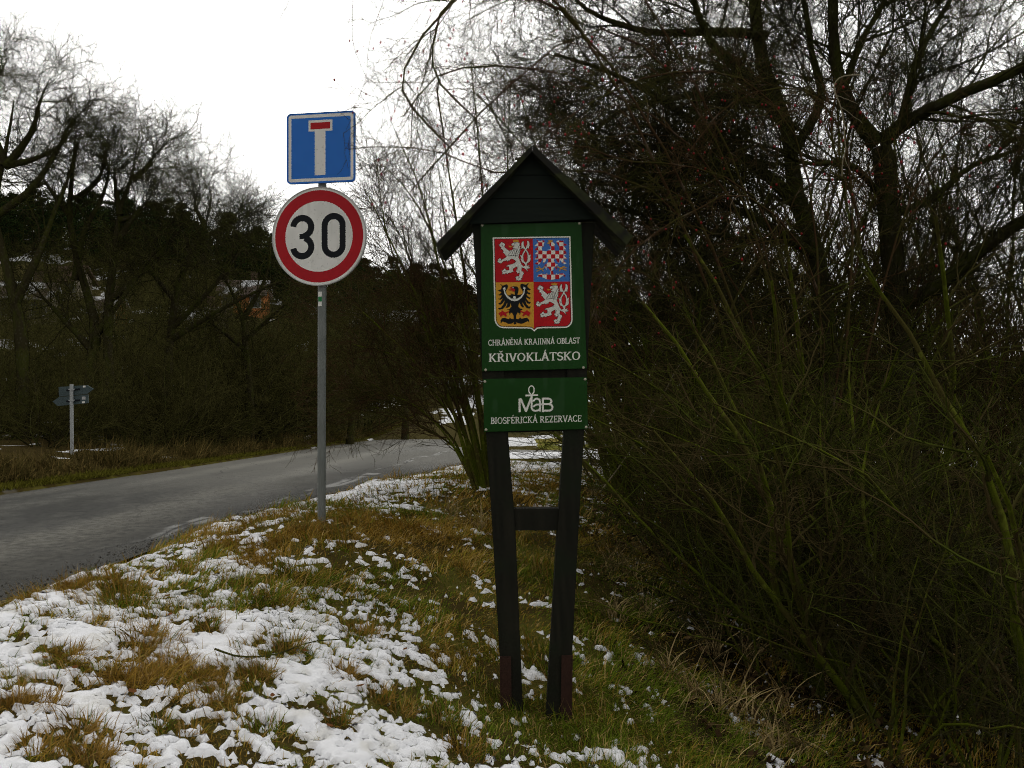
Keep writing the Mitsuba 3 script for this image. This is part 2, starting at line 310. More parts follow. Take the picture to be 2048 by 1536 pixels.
def snow_mask(x, y):
    x, y = np.asarray(x, float), np.asarray(y, float)
    p = np.stack([x, y, 0 * x], -1)
    b = _sb(np.stack([np.clip(x, -2.9, 3.2).ravel(), np.clip(y, 2.3, 18).ravel()], 1)).reshape(x.shape)
    f = meshkit.fbm(p * np.array([4.2, 3.2, 1]) + 31.7, 3, 12) - 0.5
    g = meshkit.fbm(p * 17.0 + 7, 3, 5) - 0.5
    q = meshkit.fbm(p * 48.0 + 3, 2, 15) - 0.5
    dip = sum(0.30 * np.exp(-(((x - c[0]) ** 2 + ((y - c[1]) * .9) ** 2) / (.085 * t[2] * (.5 + .12 * c[1])) ** 2)) for c, t in zip(TUSX, TUSS))
    m = 1.1 * f + 1.2 * g - dip + 1.15 * q + 1.0 * b - 0.168
    return m
def snow_z(X, Y):
    m = snow_mask(X, Y)
    p = np.stack([X, Y, 0 * X], -1)
    lump = 0.016 * (meshkit.fbm(p * 22.0, 3, 9) - 0.5)
    h = np.where(m > 0, 0.020 * (1 - np.exp(-m / 0.10)) + lump * np.clip(m / 0.05, 0, 1), 0.12 * m)
    h = np.where(X < right_edge(Y) + 0.05, -0.06, h)
    return ground_z(X, Y) + np.clip(h, -0.05, 0.08) + 0.004
snow_parts = []
for xa, xb, ya, yb, st in ((-2.85, 2.6, 2.2, 5.2, 0.0135), (-2.85, 2.9, 5.2, 9.0, 0.03), (-2.7, 3.4, 9.0, 19.0, 0.06)):
    V, F = grid_mesh(np.arange(xa, xb + st, st), np.linspace(ya, yb, int((yb - ya) / st) + 1), snow_z)
    keep = (V[:, 2] - ground_z(V[:, 0], V[:, 1])) > -0.012
    F = F[keep[F].any(1)]
    u, inv = np.unique(F, return_inverse=True)
    snow_parts.append((V[u], inv.reshape(F.shape)))
k = struct('snow', cat_mesh(snow_parts), 'm_snow', 'patchy thin snow lying between grass tufts on the verge', smooth=True, kind='stuff')

# ------------------------------------------------------------------ grass
def blades(x, y, z, length, width, az, bend, cols, segs=2, seed=0):
    """arched blades; az = direction of lean, bend = how far the tip leans (0 upright .. 1 lying)"""
    N = len(x)
    t = np.linspace(0, 1, segs + 1)[None, :, None]
    dirv = np.stack([np.cos(az), np.sin(az), 0 * az], 1)[:, None]
    L = length[:, None, None]
    hor = L * bend[:, None, None] * t ** 1.6
    ver = L * (t * (1 - 0.35 * bend[:, None, None]) - 0.75 * np.clip(bend[:, None, None] - 0.3, 0, 1) * t ** 2.2)
    P = np.stack([x, y, z], 1)[:, None] + hor * dirv + ver * np.array([0, 0, 1.0])
    side = np.stack([-np.sin(az + 0.9), np.cos(az + 0.9), 0 * az], 1)[:, None]
    w = width[:, None, None] * (1 - t[:, :-1] ** 2 * 0.75)
    left, right = P[:, :-1] - side * w, P[:, :-1] + side * w
    V = np.concatenate([left, right, P[:, -1:]], 1)          # segs + segs + 1
    K = 2 * segs + 1
    f = []
    for s in range(segs - 1):
        f += [[s, segs + s, segs + s + 1], [s, segs + s + 1, s + 1]]
    f.append([segs - 1, 2 * segs - 1, 2 * segs])
    F = (np.array(f)[None] + (np.arange(N) * K)[:, None, None]).reshape(-1, 3)
    C = np.repeat(cols, K, 0)
    return V.reshape(-1, 3), F, C

def grass_patch(n, xr, yr, keepfn, r, lmin, lmax, wid):
    x, y = r.uniform(*xr, n), r.uniform(*yr, n)
    p = np.stack([x, y, 0 * x], 1)
    m = snow_mask(x, y)
    cl = meshkit.fbm(p * 3.2 + 3, 3, 21)
    cl2 = meshkit.fbm(p * 8.5, 2, 22)
    prob = np.clip(np.where(m > 0.03, 0.09 + 0.22 * sstep(0.22, 0, m), 1.0) * (0.45 + 1.2 * sstep(0.40, 0.62, 0.6 * cl + 0.4 * cl2)), 0, 1) * keepfn(x, y)
    ok = (r.random(n) < prob) & (x > right_edge(y) + 0.06)
    x, y, p, m, cl = x[ok], y[ok], p[ok], m[ok], cl[ok]
    N = len(x)
    z = ground_z(x, y) - 0.005
    az = 2 * np.pi * 1.6 * meshkit.fbm(p * 2.1 + 9, 2, 31) + r.normal(0, 0.9, N)
    ln = (lmin + (lmax - lmin) * r.random(N) ** 2) * (0.6 + 0.9 * sstep(0.35, 0.65, cl)) * np.where(m > 0.02, 0.6, 1.0)
    bend = np.clip(r.normal(0.74, 0.25, N), 0.1, 1.1)
    g = meshkit.fbm(p * 1.3 + 17, 3, 41) + 0.16 * r.normal(size=N)
    g += 0.22 * sstep(-0.9, 0.6, x) * sstep(11, 6, y) * sstep(1.6, 0.6, x) - 0.02
    green = np.array([0.105, 0.145, 0.013]); ol = np.array([0.26, 0.22, 0.026]); br = np.array([0.30, 0.185, 0.034]); st = np.array([0.50, 0.35, 0.13])
    c = np.where((g > 0.56)[:, None], green, np.where((g > 0.47)[:, None], ol, br))
    c = np.where((r.random(N) < 0.14)[:, None], st, c) * r.uniform(0.65, 1.3, N)[:, None]
    return blades(x, y, z, ln, wid * r.uniform(0.6, 1.4, N), az, bend, c)

r = np.random.default_rng(5)
gp = [grass_patch(150000, (-2.8, 2.4), (2.2, 4.6), lambda x, y: 1 - 0.55 * sstep(0.8, 1.7, x), r, 0.03, 0.11, 0.0018),
      grass_patch(110000, (-2.8, 3.0), (4.6, 8.0), lambda x, y: 1 - 0.55 * sstep(0.7, 1.7, x), r, 0.04, 0.13, 0.0026),
      grass_patch(60000, (-2.8, 4.0), (8.0, 18.0), lambda x, y: 1 - 0.55 * sstep(0.9, 2.2, x), r, 0.06, 0.17, 0.005)]
gv, gf = cat_mesh([(a, b) for a, b, c in gp]); gc = np.vstack([c for a, b, c in gp])
struct('grass', (gv, gf), 'm_vertex', 'matted brown and green winter grass on the near verge', color=gc, kind='stuff')

# distinct tussocks standing out of the snow
for (px, py, size, gr), (tx, ty) in zip(TUSS, TUSX):
    nb = int(170 * size); sc = size * (.45 + .075 * ty)
    xx, yy_ = tx + r.normal(0, .052 * sc, nb), ty + r.normal(0, .045 * sc, nb)
    az = np.arctan2(yy_ - ty, xx - tx) + r.normal(0, .7, nb) + .5
    base = np.where((r.random(nb) < gr)[:, None], [.10, .13, .013], [.27, .16, .030]); base = np.where((r.random(nb) < .2)[:, None], [.33, .21, .075], base)
    v, f, c = blades(xx, yy_, ground_z(xx, yy_) - .01, sc * r.uniform(.06, .17, nb), .0020 * r.uniform(.6, 1.4, nb), az, np.clip(r.normal(.6, .25, nb), .1, 1), base * r.uniform(.55, 1.3, nb)[:, None], segs=3)
    k = thing('grass_tussock', ('green' if gr > .5 else 'brown') + ' grass tussock standing out of the snow on the verge', 'grass tussock', ('green' if gr > .5 else 'brown') + ' grass tussocks in the snow')
    scene[k] = mikit.ply((v, f), 'm_vertex', color=c)

# far-side verge: brown dead grass along the road's left edge
n = 60000
y = 8 + 52 * r.random(n) ** 1.6; x = left_edge(y) - 0.02 - np.abs(r.normal(0, 0.6, n)) ** 1.25
low = x > left_edge(y) - 0.28
p = np.stack([x, y, 0 * x], 1)
cl = meshkit.fbm(p * 1.1, 3, 51)
ln = np.where(low, 0.09, 0.10 + 0.42 * sstep(0.42, 0.68, cl)) * r.uniform(0.5, 1.3, n)
c = np.where(low[:, None], [0.11, 0.105, 0.016], np.where((r.random(n) < 0.35)[:, None], [0.16, 0.115, 0.040], [0.072, 0.058, 0.018])) * r.uniform(0.6, 1.35, n)[:, None]
v, f, c = blades(x, y, ground_z(x, y) - 0.01, ln, 0.006 * r.uniform(0.6, 1.4, n), r.uniform(0, 6.28, n), np.clip(r.normal(0.5, 0.25, n), 0.05, 1), c)
struct('dead_grass', (v, f), 'm_vertex', 'brown dead grass and low green edge along the far side of the road', color=c, kind='stuff')

# pale hanging tufts on the dark bank at the right: each a plant of its own
TUFT = [(1285, 1110), (1265, 1160), (1330, 1150), (1400, 1215), (1440, 1260), (1465, 1225), (1505, 1240), (1430, 1310), (1500, 1320), (1390, 1400), (1490, 1450), (1445, 1430), (1560, 1420), (1640, 1370), (1540, 1500), (1330, 1100), (1225, 1140), (1690, 1400), (1600, 1510), (1290, 1230), (1185, 990), (940, 1050), (905, 1030), (965, 1065), (1180, 1030), (1340, 1360), (1230, 1240)]
for q, (px, py) in enumerate(TUFT):
    tx, ty = at(px, py)
    nb = 34
    L = r.uniform(0.20, 0.50, nb) * min(1.0, 0.5 + 0.1 * ty)
    az = (2.0 if q % 3 else 3.6) + r.normal(0, 1.1, nb)
    xx, yy_ = tx + r.normal(0, 0.03, nb), ty + r.normal(0, 0.03, nb)
    col = np.array([0.36, 0.27, 0.125]) * r.uniform(0.5, 1.25, nb)[:, None]
    v, f, c = blades(xx, yy_, ground_z(xx, yy_), L, 0.0042 * r.uniform(0.6, 1.3, nb), az, np.clip(r.normal(0.8, 0.2, nb), 0.3, 1.1), col, segs=5)
    k = thing('dry_grass_tuft', 'pale dry grass tuft arching on the dark bank among the shrubs', 'grass tuft', 'dry grass tufts on the dark bank')
    scene[k] = mikit.ply((v, f), 'm_vertex', color=c)

# ------------------------------------------------------------------ branching plants
def unit(v): return v / (np.linalg.norm(v, axis=-1, keepdims=True) + 1e-12)

def grow(P, D, L, R0, R1, n, wander, up, r, curl=None):
    N = len(P); P = P.copy(); D = unit(D)
    pts, rad = [P], [R0]
    axis = np.zeros((N, 3)) if curl is None else unit(r.normal(size=(N, 3))) * curl
    for s in range(n):
        D = unit(D + wander * r.normal(size=(N, 3)) + np.array([0, 0, 1.0]) * up + np.cross(axis, D))
        P = P + D * (L / n)[:, None]
        pts.append(P); rad.append(R0 + (R1 - R0) * ((s + 1) / n) ** 0.8)
    return np.stack(pts, 1), np.stack(rad, 1)

def spawn(pts, rad, k, t0, t1, a0, a1, r, flat=None):
    N, K = pts.shape[:2]
    idx = np.repeat(np.arange(N), k); M = len(idx)
    t = np.clip(t0 + (t1 - t0) * (np.tile((np.arange(k) + 0.5) / k, N) + r.uniform(-0.5, 0.5, M) / k), 0, 0.999) * (K - 1)
    i = t.astype(int); f = (t - i)[:, None]
    A, B = pts[idx, i], pts[idx, i + 1]
    P = A + (B - A) * f
    Tn = unit(B - A)
    R = rad[idx, i] * (1 - f[:, 0]) + rad[idx, i + 1] * f[:, 0]
    q = unit(np.cross(Tn, r.normal(size=(M, 3))))
    a = r.uniform(a0, a1, M)[:, None]
    L = np.linalg.norm(np.diff(pts, axis=1), axis=2).sum(1)[idx]
    return P, np.cos(a) * Tn + np.sin(a) * q, R, L, t / (K - 1)

def tubes(pts, rad, sides=3):
    N, K = pts.shape[:2]
    Tn = unit(np.gradient(pts, axis=1))
    main = unit(pts[:, -1] - pts[:, 0])
    ref = np.where(np.abs(main[:, 2:]) < 0.8, [0, 0, 1.0], [1.0, 0, 0])[:, None]
    a = unit(np.cross(Tn, np.broadcast_to(ref, Tn.shape))); b = np.cross(Tn, a)
    ang = np.arange(sides) * 2 * np.pi / sides
    V = pts[:, :, None] + rad[:, :, None, None] * (np.cos(ang)[None, None, :, None] * a[:, :, None] + np.sin(ang)[None, None, :, None] * b[:, :, None])
    base = (np.arange(N) * K * sides)[:, None, None]
    i, j = np.meshgrid(np.arange(K - 1), np.arange(sides), indexing='ij')
    j2 = (j + 1) % sides
    q = np.stack([i * sides + j, i * sides + j2, (i + 1) * sides + j2, (i + 1) * sides + j], -1).reshape(-1, 4)
    F = np.vstack([q[:, [0, 1, 2]], q[:, [0, 2, 3]]])
    return V.reshape(-1, 3), (F[None] + base).reshape(-1, 3)

def smooth_path(pts, n=14):
    """Catmull-Rom through the points"""
    p = np.array(pts, float); p = np.vstack([2 * p[0] - p[1], p, 2 * p[-1] - p[-2]])
    out = []
    m = len(p) - 3
    for t in np.linspace(0, m - 1e-6, n + 1):
        i = int(t); u = t - i
        a, b, c, d = p[i:i + 4]
        out.append(0.5 * (2 * b + (c - a) * u + (2 * a - 5 * b + 4 * c - d) * u * u + (3 * b - a - 3 * c + d) * u ** 3))
    return np.array(out)

def shrub_parts(seed, height, nstem, spread, lev, wander=0.10, up=0.02, lean=(0, 0), r_stem=0.02, twig=0.0022, base=0.12):
    """(stem curves, radii, twig meshes): lev = branches per stem, twigs per branch, twiglets per twig"""
    r = np.random.default_rng(seed)
    az = r.uniform(0, 6.28, nstem) ; rr = base * np.sqrt(r.random(nstem))
    P = np.stack([rr * np.cos(az), rr * np.sin(az), np.full(nstem, -0.12)], 1)
    tilt = spread * np.abs(r.normal(0.55, 0.35, nstem)); az2 = az + r.normal(0, 0.5, nstem)
    D = np.stack([np.sin(tilt) * np.cos(az2) + lean[0], np.sin(tilt) * np.sin(az2) + lean[1], np.cos(tilt)], 1)
    L = height * r.uniform(0.65, 1.08, nstem)
    R0 = r_stem * r.uniform(0.6, 1.25, nstem)
    stems = grow(P, D, L, R0, R0 * 0.22, 10, wander, up, r)
    tw = []
    cur = stems
    for k, (cnt, ratio, a0, a1, t0) in enumerate(lev):
        P, D, R, L, t = spawn(cur[0], cur[1], cnt, t0, 1.0, a0, a1, r)
        ln = L * ratio * (1.15 - 0.75 * t) * r.uniform(0.5, 1.25, len(L))
        last = k == len(lev) - 1
        R0 = np.maximum(np.minimum(R * 0.62, 0.30 * r_stem if k else r_stem * 0.5), twig * (0.8 if last else 1.1))
        cur = grow(P, D, ln, R0, np.maximum(R0 * 0.35, twig * 0.55), (7, 5, 3, 2)[min(k, 3)], wander * 1.5, up * 1.4, r)
        tw.append((cur, 3 if k else 4))
    return stems, tw

def shrub_group(name, bark, twigmat, **kw):
    """a shapegroup whose entries are the shrub's parts"""
    stems, tw = shrub_parts(**kw)
    g = {'type': 'shapegroup'}
    for i in range(len(stems[0])):
        g['stem' if i == 0 else f'stem_{i:03d}'] = mikit.ply(tubes(stems[0][i:i + 1], stems[1][i:i + 1], 6), bark, smooth=True)
    g['twigs'] = mikit.ply(cat_mesh([tubes(a[0], a[1], s) for a, s in tw]), twigmat)
    scene[name] = g
    return g

def place(key, group, x, y, s=1.0, rot=0.0, sz=None, dz=0.0):
    z = float(ground_z(x, y, False)) + dz
    scene[key] = {'type': 'instance', 'group': {'type': 'ref', 'id': group},
                  'to_world': T().translate([x, y, z]).rotate([0, 0, 1], rot).scale([s, s, sz or s])}
    for n in scene[group]:
        if n == 'twigs': labels.setdefault(key + '__twigs', {})['kind'] = 'stuff'

L3 = [(9, 0.50, 0.35, 0.95, 0.12), (7, 0.50, 0.4, 1.0, 0.12), (5, 0.45, 0.4, 1.1, 0.15)]
shrub_group('group_thicket_a', 'm_bark_green', 'm_bark_brown', seed=101, height=4.6, nstem=14, spread=0.75, lev=L3, base=0.35, r_stem=0.028, twig=0.0026)
shrub_group('group_thicket_b', 'm_bark_green', 'm_bark_dark', seed=102, height=3.8, nstem=13, spread=1.0, lev=L3, base=0.4, r_stem=0.022, twig=0.0026, wander=0.13)
shrub_group('group_thicket_c', 'm_bark_green', 'm_bark_moss', seed=103, height=3.9, nstem=11, spread=0.5, lev=[(10, 0.40, 0.35, 0.95, 0.15), (7, 0.5, 0.4, 1.0, 0.12), (4, 0.45, 0.4, 1.1, 0.15)], base=0.3, r_stem=0.034, twig=0.0022, wander=0.11, lean=(-0.22, -0.04))

R = random.Random(7)
GB = 'background thicket shrubs'
# dense background thicket at the right, growing down the slope
spots = [(1.9, 11.5), (3.2, 10.6), (4.6, 11.2), (5.8, 10.2), (7.2, 11.0), (2.6, 13.4), (4.2, 13.6), (6.0, 13.2), (8.4, 13.0), (3.4, 16.2), (5.6, 16.4), (8.0, 16.4), (10.2, 15.5), (9.6, 11.6), (4.0, 19.2), (7.2, 19.6), (10.8, 19.5), (13.4, 18.0), (13.0, 14.0), (14.5, 22.0)]
for q, (x, y) in enumerate(spots):
    k = thing('thicket_shrub', 'bare tangled shrub in the dark thicket behind the right hand stems', 'shrub', GB)
    place(k, 'group_thicket_a' if q % 2 else 'group_thicket_b', x + R.uniform(-.3, .3), y, R.uniform(0.95, 1.35), R.uniform(0, 360))

GT = 'tall background thicket shrubs'
for q, (x, y) in enumerate([(2.6, 15.5), (4.8, 15.0), (6.2, 14.8), (7.6, 14.2), (9.2, 15.0), (5.2, 18.0), (3.0, 18.5), (8.0, 18.0), (11.5, 17.0)]):
    k = thing('tall_thicket_shrub', 'tall bare shrub whose twigs rise against the sky behind the thorn tree', 'shrub', GT)
    place(k, 'group_thicket_a', x, y, R.uniform(1.5, 1.8), R.uniform(0, 360), sz=R.uniform(1.6, 2.0))

# near mossy shrubs, lower right
NEAR = [(2.55, 5.2, 0.95, 'mossy green shrub with thick stems, its foot near the bottom right corner'),
        (2.1, 5.6, 0.85, 'mossy shrub near the bottom right corner, stems leaning left over dry grass'),
        (1.9, 6.9, 0.9, 'thin mossy shrub just behind the pale dry grass tufts'),
        (2.75, 6.6, 1.10, 'tall mossy shrub rising in front of the forked dark tree at right'),
        (2.5, 8.0, 1.10, 'leaning mossy shrub in the middle of the thicket below the thorn tree'),
        (1.75, 9.0, 0.95, 'slim mossy shrub nearest to the right post of the wooden board'),
        (3.6, 7.6, 1.2, 'mossy shrub at the far right behind the others'),
        (3.3, 4.6, 1.0, 'mossy shrub half cut by the right edge of the picture')]
for q, (x, y, s, lab) in enumerate(NEAR):
    k = thing('mossy_shrub', lab, 'shrub')
    place(k, 'group_thicket_c', x, y, s, (q * 37) % 80 - 40, sz=.74 * s)

GL = 'low twiggy shrubs on the dark bank'
for q, (x, y, sc_) in enumerate([(1.75, 5.4, .42), (2.15, 4.75, .45), (2.6, 4.6, .5), (1.6, 6.2, .42), (2.0, 6.4, .5), (2.5, 5.6, .5), (2.95, 5.2, .55), (1.55, 7.4, .45), (2.3, 7.0, .55)]):
    k = thing('low_shrub', 'low dark twiggy shrub filling the bank between the mossy stems', 'shrub', GL)
    place(k, 'group_thicket_b', x, y, sc_, R.uniform(0, 360))

# ---- unique plants
def plant(name, label, cat, curves, lev, seed, bark, twigmat, wander=0.12, up=0.01, twig=0.0024, sides=7, limb='limb', crown='twigs', group=None, hips=0, trunk=1, t0=0.18):
    """curves: list of (points, r0, r1); the first `trunk` are trunks, the rest limbs; twigs grow from all"""
    r = np.random.default_rng(seed)
    k = thing(name, label, cat, group)
    pts = np.stack([smooth_path(c[0], 14) for c in curves]); K = pts.shape[1]
    wob = np.cumsum(r.normal(0, 1, pts.shape), 1) * 0.008 * np.linspace(0, 1, K)[None, :, None]
    pts = pts + wob
    rad = np.stack([c[1] + (c[2] - c[1]) * np.linspace(0, 1, K) ** 0.72 for c in curves])
    for i in range(len(curves)):
        obj('trunk' if i < trunk else limb, tubes(pts[i:i + 1], rad[i:i + 1] * (1 + 0.06 * r.normal(size=rad[i:i + 1].shape)), sides), bark, k, smooth=True)
    cur, ms, tips = (pts, rad), [], []
    for q, (cnt, ln_abs, a0, a1, ts) in enumerate(lev):
        P, D, Rr, L, t = spawn(cur[0], cur[1], cnt, ts, 1.0, a0, a1, r)
        last = q == len(lev) - 1
        ln = ln_abs * (1.2 - 0.6 * t) * r.uniform(0.45, 1.3, len(L))
        R0 = np.maximum(np.minimum(Rr * 0.6, 0.0065 * ln + twig), twig)
        cur = grow(P, D, ln, R0, np.maximum(R0 * 0.35, twig * 0.55), (7, 5, 3, 2)[min(q, 3)], wander * (1 + 0.25 * q), up, r)
        ms.append(tubes(cur[0], cur[1], 4 if q == 0 else 3)); tips.append(cur[0])
    obj(crown, cat_mesh(ms), twigmat, k, kind='stuff')
    if hips:
        pool = np.concatenate([tp[:, -1] for tp in tips[:3]]); s = pool[r.choice(len(pool), hips, replace=False)]
        ico = trimesh.creation.icosphere(1, 1.0); v = np.array(ico.vertices) * [0.0065, 0.0065, 0.0095]
        obj('rose_hips', cat_mesh([(v * r.uniform(0.8, 1.25) + c - [0, 0, 0.009], np.array(ico.faces)) for c in s]), 'm_hip', k, smooth=True, kind='stuff')
    return k

def wpath(d, *px):
    """points from (px, py[, distance])"""
    return [W(p[0], p[1], p[2] if len(p) > 2 else d) for p in px]

# hazel shrub behind the board's left edge, standing on the verge
hz = [(wpath(9.5, (965, 985), (935, 880), (860, 760, 9.3), (760, 660, 9.0), (700, 610, 8.8)), .030, .006),
      (wpath(9.5, (960, 985), (925, 850), (880, 700, 9.4), (800, 520, 9.2), (735, 390, 9.1)), .034, .005),
      (wpath(9.5, (970, 985), (945, 860), (905, 650), (860, 420), (800, 250)), .036, .005),
      (wpath(9.6, (975, 985), (960, 840), (935, 600), (900, 380), (870, 170, 9.8)), .036, .005),
      (wpath(9.7, (985, 980), (985, 800), (975, 560), (965, 340), (950, 120, 10)), .036, .005),
      (wpath(9.6, (955, 985), (900, 870), (800, 800), (740, 770), (700, 770)), .022, .004),
      (wpath(9.5, (960, 990), (915, 900), (840, 850), (760, 815), (690, 830)), .020, .004),
      (wpath(9.7, (990, 980), (1010, 780), (1020, 560), (1010, 380), (1010, 200, 9.9)), .034, .005),
      (wpath(9.4, (950, 985), (905, 820), (840, 640), (770, 480), (745, 300)), .026, .004),
      (wpath(9.8, (978, 980), (950, 780), (900, 560), (830, 400), (770, 330)), .028, .004),
      (wpath(9.6, (968, 985), (930, 830), (860, 650), (790, 560), (730, 520)), .022, .004),
      (wpath(9.9, (975, 980), (940, 820), (880, 640), (830, 540), (790, 440)), .024, .004),
      (wpath(9.4, (958, 985), (915, 860), (830, 740), (760, 700), (705, 690)), .020, .004),
      (wpath(9.7, (982, 980), (960, 800), (930, 620), (900, 480), (880, 300)), .026, .004),
      (wpath(9.9, (972, 980), (925, 800), (850, 600), (800, 460), (765, 420)), .022, .004),
      (wpath(9.3, (955, 988), (905, 890), (850, 830), (800, 800), (750, 790)), .016, .004)]
plant('hazel_shrub', 'bushy many stemmed bare shrub on the verge behind the left edge of the wooden board', 'shrub', hz,
      [(14, .85, .3, .8, .22), (8, .48, .35, .9, .15), (5, .26, .4, 1.0, .2)], 21, 'm_bark_green', 'm_bark_brown', trunk=0, limb='stem', twig=.0026, up=.03)
hz2 = [(wpath(12, (1240, 1000), (1230, 860), (1205, 680), (1180, 500), (1160, 300)), .06, .008), (wpath(12, (1250, 1000), (1250, 820), (1250, 620), (1265, 420), (1270, 240)), .065, .008),
       (wpath(12, (1235, 1000), (1215, 880), (1190, 760), (1180, 600), (1200, 430)), .045, .006), (wpath(12, (1262, 1000), (1285, 800), (1305, 600), (1330, 400), (1340, 200)), .06, .008),
       (wpath(12, (1225, 1000), (1195, 880), (1185, 760), (1150, 620), (1120, 520)), .035, .006), (wpath(12, (1300, 1010), (1310, 820), (1350, 620), (1390, 430), (1420, 260)), .05, .006)]
plant('hazel_shrub', 'dark clump of straight stems behind the right post of the wooden board', 'shrub', hz2,
      [(16, 1.3, .25, .7, .25), (8, .6, .3, .8, .15), (6, .3, .4, 1.0, .2)], 22, 'm_bark_green', 'm_bark_dark', trunk=0, limb='stem', twig=.003, up=.04)

# two large dark trees standing in the thicket
t1 = [(wpath(9.0, (1690, 1120), (1668, 800), (1634, 513), (1595, 394), (1579, 256), (1532, 130), (1512, -60), (1500, -300)), .13, .05),
      (wpath(9.0, (1579, 256), (1477, 134, 8.8), (1421, 79, 8.6), (1380, -20, 8.4), (1330, -160, 8.2)), .075, .02),
      (wpath(9.0, (1600, 400), (1450, 290, 8.7), (1358, 221, 8.4), (1240, 150, 8.1), (1120, 110, 7.9)), .07, .012),
      (wpath(9.0, (1532, 70), (1420, 62, 8.7), (1300, 60, 8.4), (1180, 20, 8.2), (1080, -60, 8.0)), .06, .012),
      (wpath(9.0, (1634, 513), (1520, 440, 8.7), (1400, 390, 8.4), (1290, 350, 8.1), (1180, 290, 7.9)), .06, .010),
      (wpath(9.0, (1640, 560), (1500, 540, 8.6), (1380, 500, 8.3), (1290, 480, 8.0), (1230, 520, 7.8)), .05, .010),
      (wpath(9.0, (1590, 300), (1640, 200, 9.3), (1620, 100, 9.6), (1600, -20, 9.8), (1560, -120, 10)), .06, .02),
      (wpath(9.0, (1600, 420), (1500, 330, 8.7), (1400, 300, 8.5), (1280, 290, 8.3), (1160, 240, 8.1)), .05, .010),
      (wpath(9.0, (1560, 220), (1440, 190, 8.8), (1320, 200, 8.6), (1210, 240, 8.4), (1130, 330, 8.2)), .05, .010),
      (wpath(9.0, (1620, 480), (1480, 480, 8.8), (1370, 440, 8.6), (1270, 420, 8.4), (1200, 400, 8.2)), .05, .010),
      (wpath(9.0, (1660, 700), (1540, 640, 8.5), (1440, 620, 8.2), (1360, 560, 8.0), (1310, 470, 7.9)), .045, .008)]
plant('thorn_tree', 'dense dark thorn tree with trunk curving up left above the board roof', 'tree', t1,
      [(15, 1.4, .35, 1.1, .12), (10, .75, .4, 1.1, .12), (6, .38, .4, 1.2, .12), (3, .18, .4, 1.2, .2)], 31, 'm_bark_dark', 'm_bark_dark', twig=.0030, wander=.16)
t2 = [(wpath(8.6, (1830, 1150), (1805, 800), (1790, 600), (1768, 394), (1755, 290)), .15, .10),
      (wpath(8.6, (1755, 290), (1705, 220), (1674, 130), (1668, 0), (1680, -200)), .085, .04),
      (wpath(8.6, (1760, 285), (1824, 237, 8.4), (1910, 193, 8.2), (2048, 130, 8.0), (2200, 40, 7.8)), .085, .035),
      (wpath(8.6, (1690, 170), (1720, 90, 8.8), (1760, 20, 9.0), (1800, -80, 9.2), (1850, -200, 9.4)), .045, .015),
      (wpath(8.6, (1790, 620), (1890, 560, 8.3), (1960, 505, 8.1), (2060, 440, 7.9), (2200, 380, 7.7)), .09, .04),
      (wpath(8.6, (1800, 250), (1830, 130, 8.9), (1870, 50, 9.2), (1930, -40, 9.5), (1990, -150, 9.8)), .045, .015),
      (wpath(8.6, (1775, 430), (1860, 400, 8.9), (1950, 330, 9.2), (2040, 300, 9.4), (2150, 220, 9.6)), .05, .015),
      (wpath(8.6, (1770, 400), (1700, 330, 8.3), (1620, 330, 8.0), (1540, 300, 7.8), (1460, 310, 7.6)), .04, .008)]
plant('willow_tree', 'large dark tree forking high near the right edge with a limb reaching right', 'tree', t2,
      [(18, 1.6, .35, 1.0, .12), (10, .85, .4, 1.0, .12), (6, .42, .4, 1.1, .12), (3, .22, .4, 1.2, .2)], 32, 'm_bark_dark', 'm_bark_dark', twig=.0030, wander=.14, up=.02)

# wild rose: long arching canes with red hips, rooted at the right
ra = [(wpath(6.6, (1560, 1080), (1500, 700), (1330, 300, 6.3), (1120, 20, 6.1), (921, -20, 5.9), (862, 90, 5.8), (880, 165, 5.8), (955, 235, 5.8)), .012, .0065),
      (wpath(6.6, (1550, 1080), (1440, 640), (1250, 200, 6.2), (1050, -60, 6.0), (905, 0, 5.8), (805, 134, 5.7), (822, 210, 5.7), (900, 290, 5.7)), .012, .0065),
      (wpath(6.8, (1600, 1080), (1560, 640), (1420, 330), (1220, 180, 6.4), (1040, 130, 6.2), (900, 140, 6.1), (820, 230, 6.0)), .011, .005),
      (wpath(6.8, (1620, 1080), (1540, 560), (1380, 200), (1200, 60, 6.4), (1000, 190, 6.2), (880, 310, 6.0), (820, 380, 6.0)), .012, .005),
      (wpath(6.6, (1590, 1080), (1600, 700), (1520, 420), (1380, 340, 6.2), (1240, 330, 6.0), (1130, 300, 5.9), (1010, 330, 5.8)), .010, .005),
      (wpath(6.8, (1640, 1080), (1640, 600), (1600, 300), (1480, 160, 6.4), (1320, 150, 6.1), (1180, 200, 6.0), (1060, 270, 5.9)), .012, .005),
      (wpath(6.6, (1620, 1080), (1650, 760), (1620, 520), (1500, 390, 6.1), (1390, 420, 5.9), (1290, 480, 5.8), (1230, 560, 5.8)), .010, .005),
      (wpath(6.9, (1650, 1080), (1700, 600), (1700, 330), (1640, 200, 6.6), (1540, 180, 6.4), (1440, 230, 6.3), (1370, 320, 6.2)), .012, .005),
      (wpath(6.9, (1660, 1080), (1760, 600), (1840, 360), (1950, 240, 6.5), (2060, 260, 6.3), (2150, 330, 6.2)), .012, .005),
      (wpath(6.4, (1640, 1080), (1680, 700), (1720, 480, 6.0), (1690, 360, 5.8), (1660, 260, 5.7), (1680, 170, 5.7)), .009, .0065),
      (wpath(6.6, (1600, 1080), (1480, 800), (1360, 620), (1270, 540, 6.2), (1200, 560, 6.0), (1180, 640, 5.9)), .009, .005)]
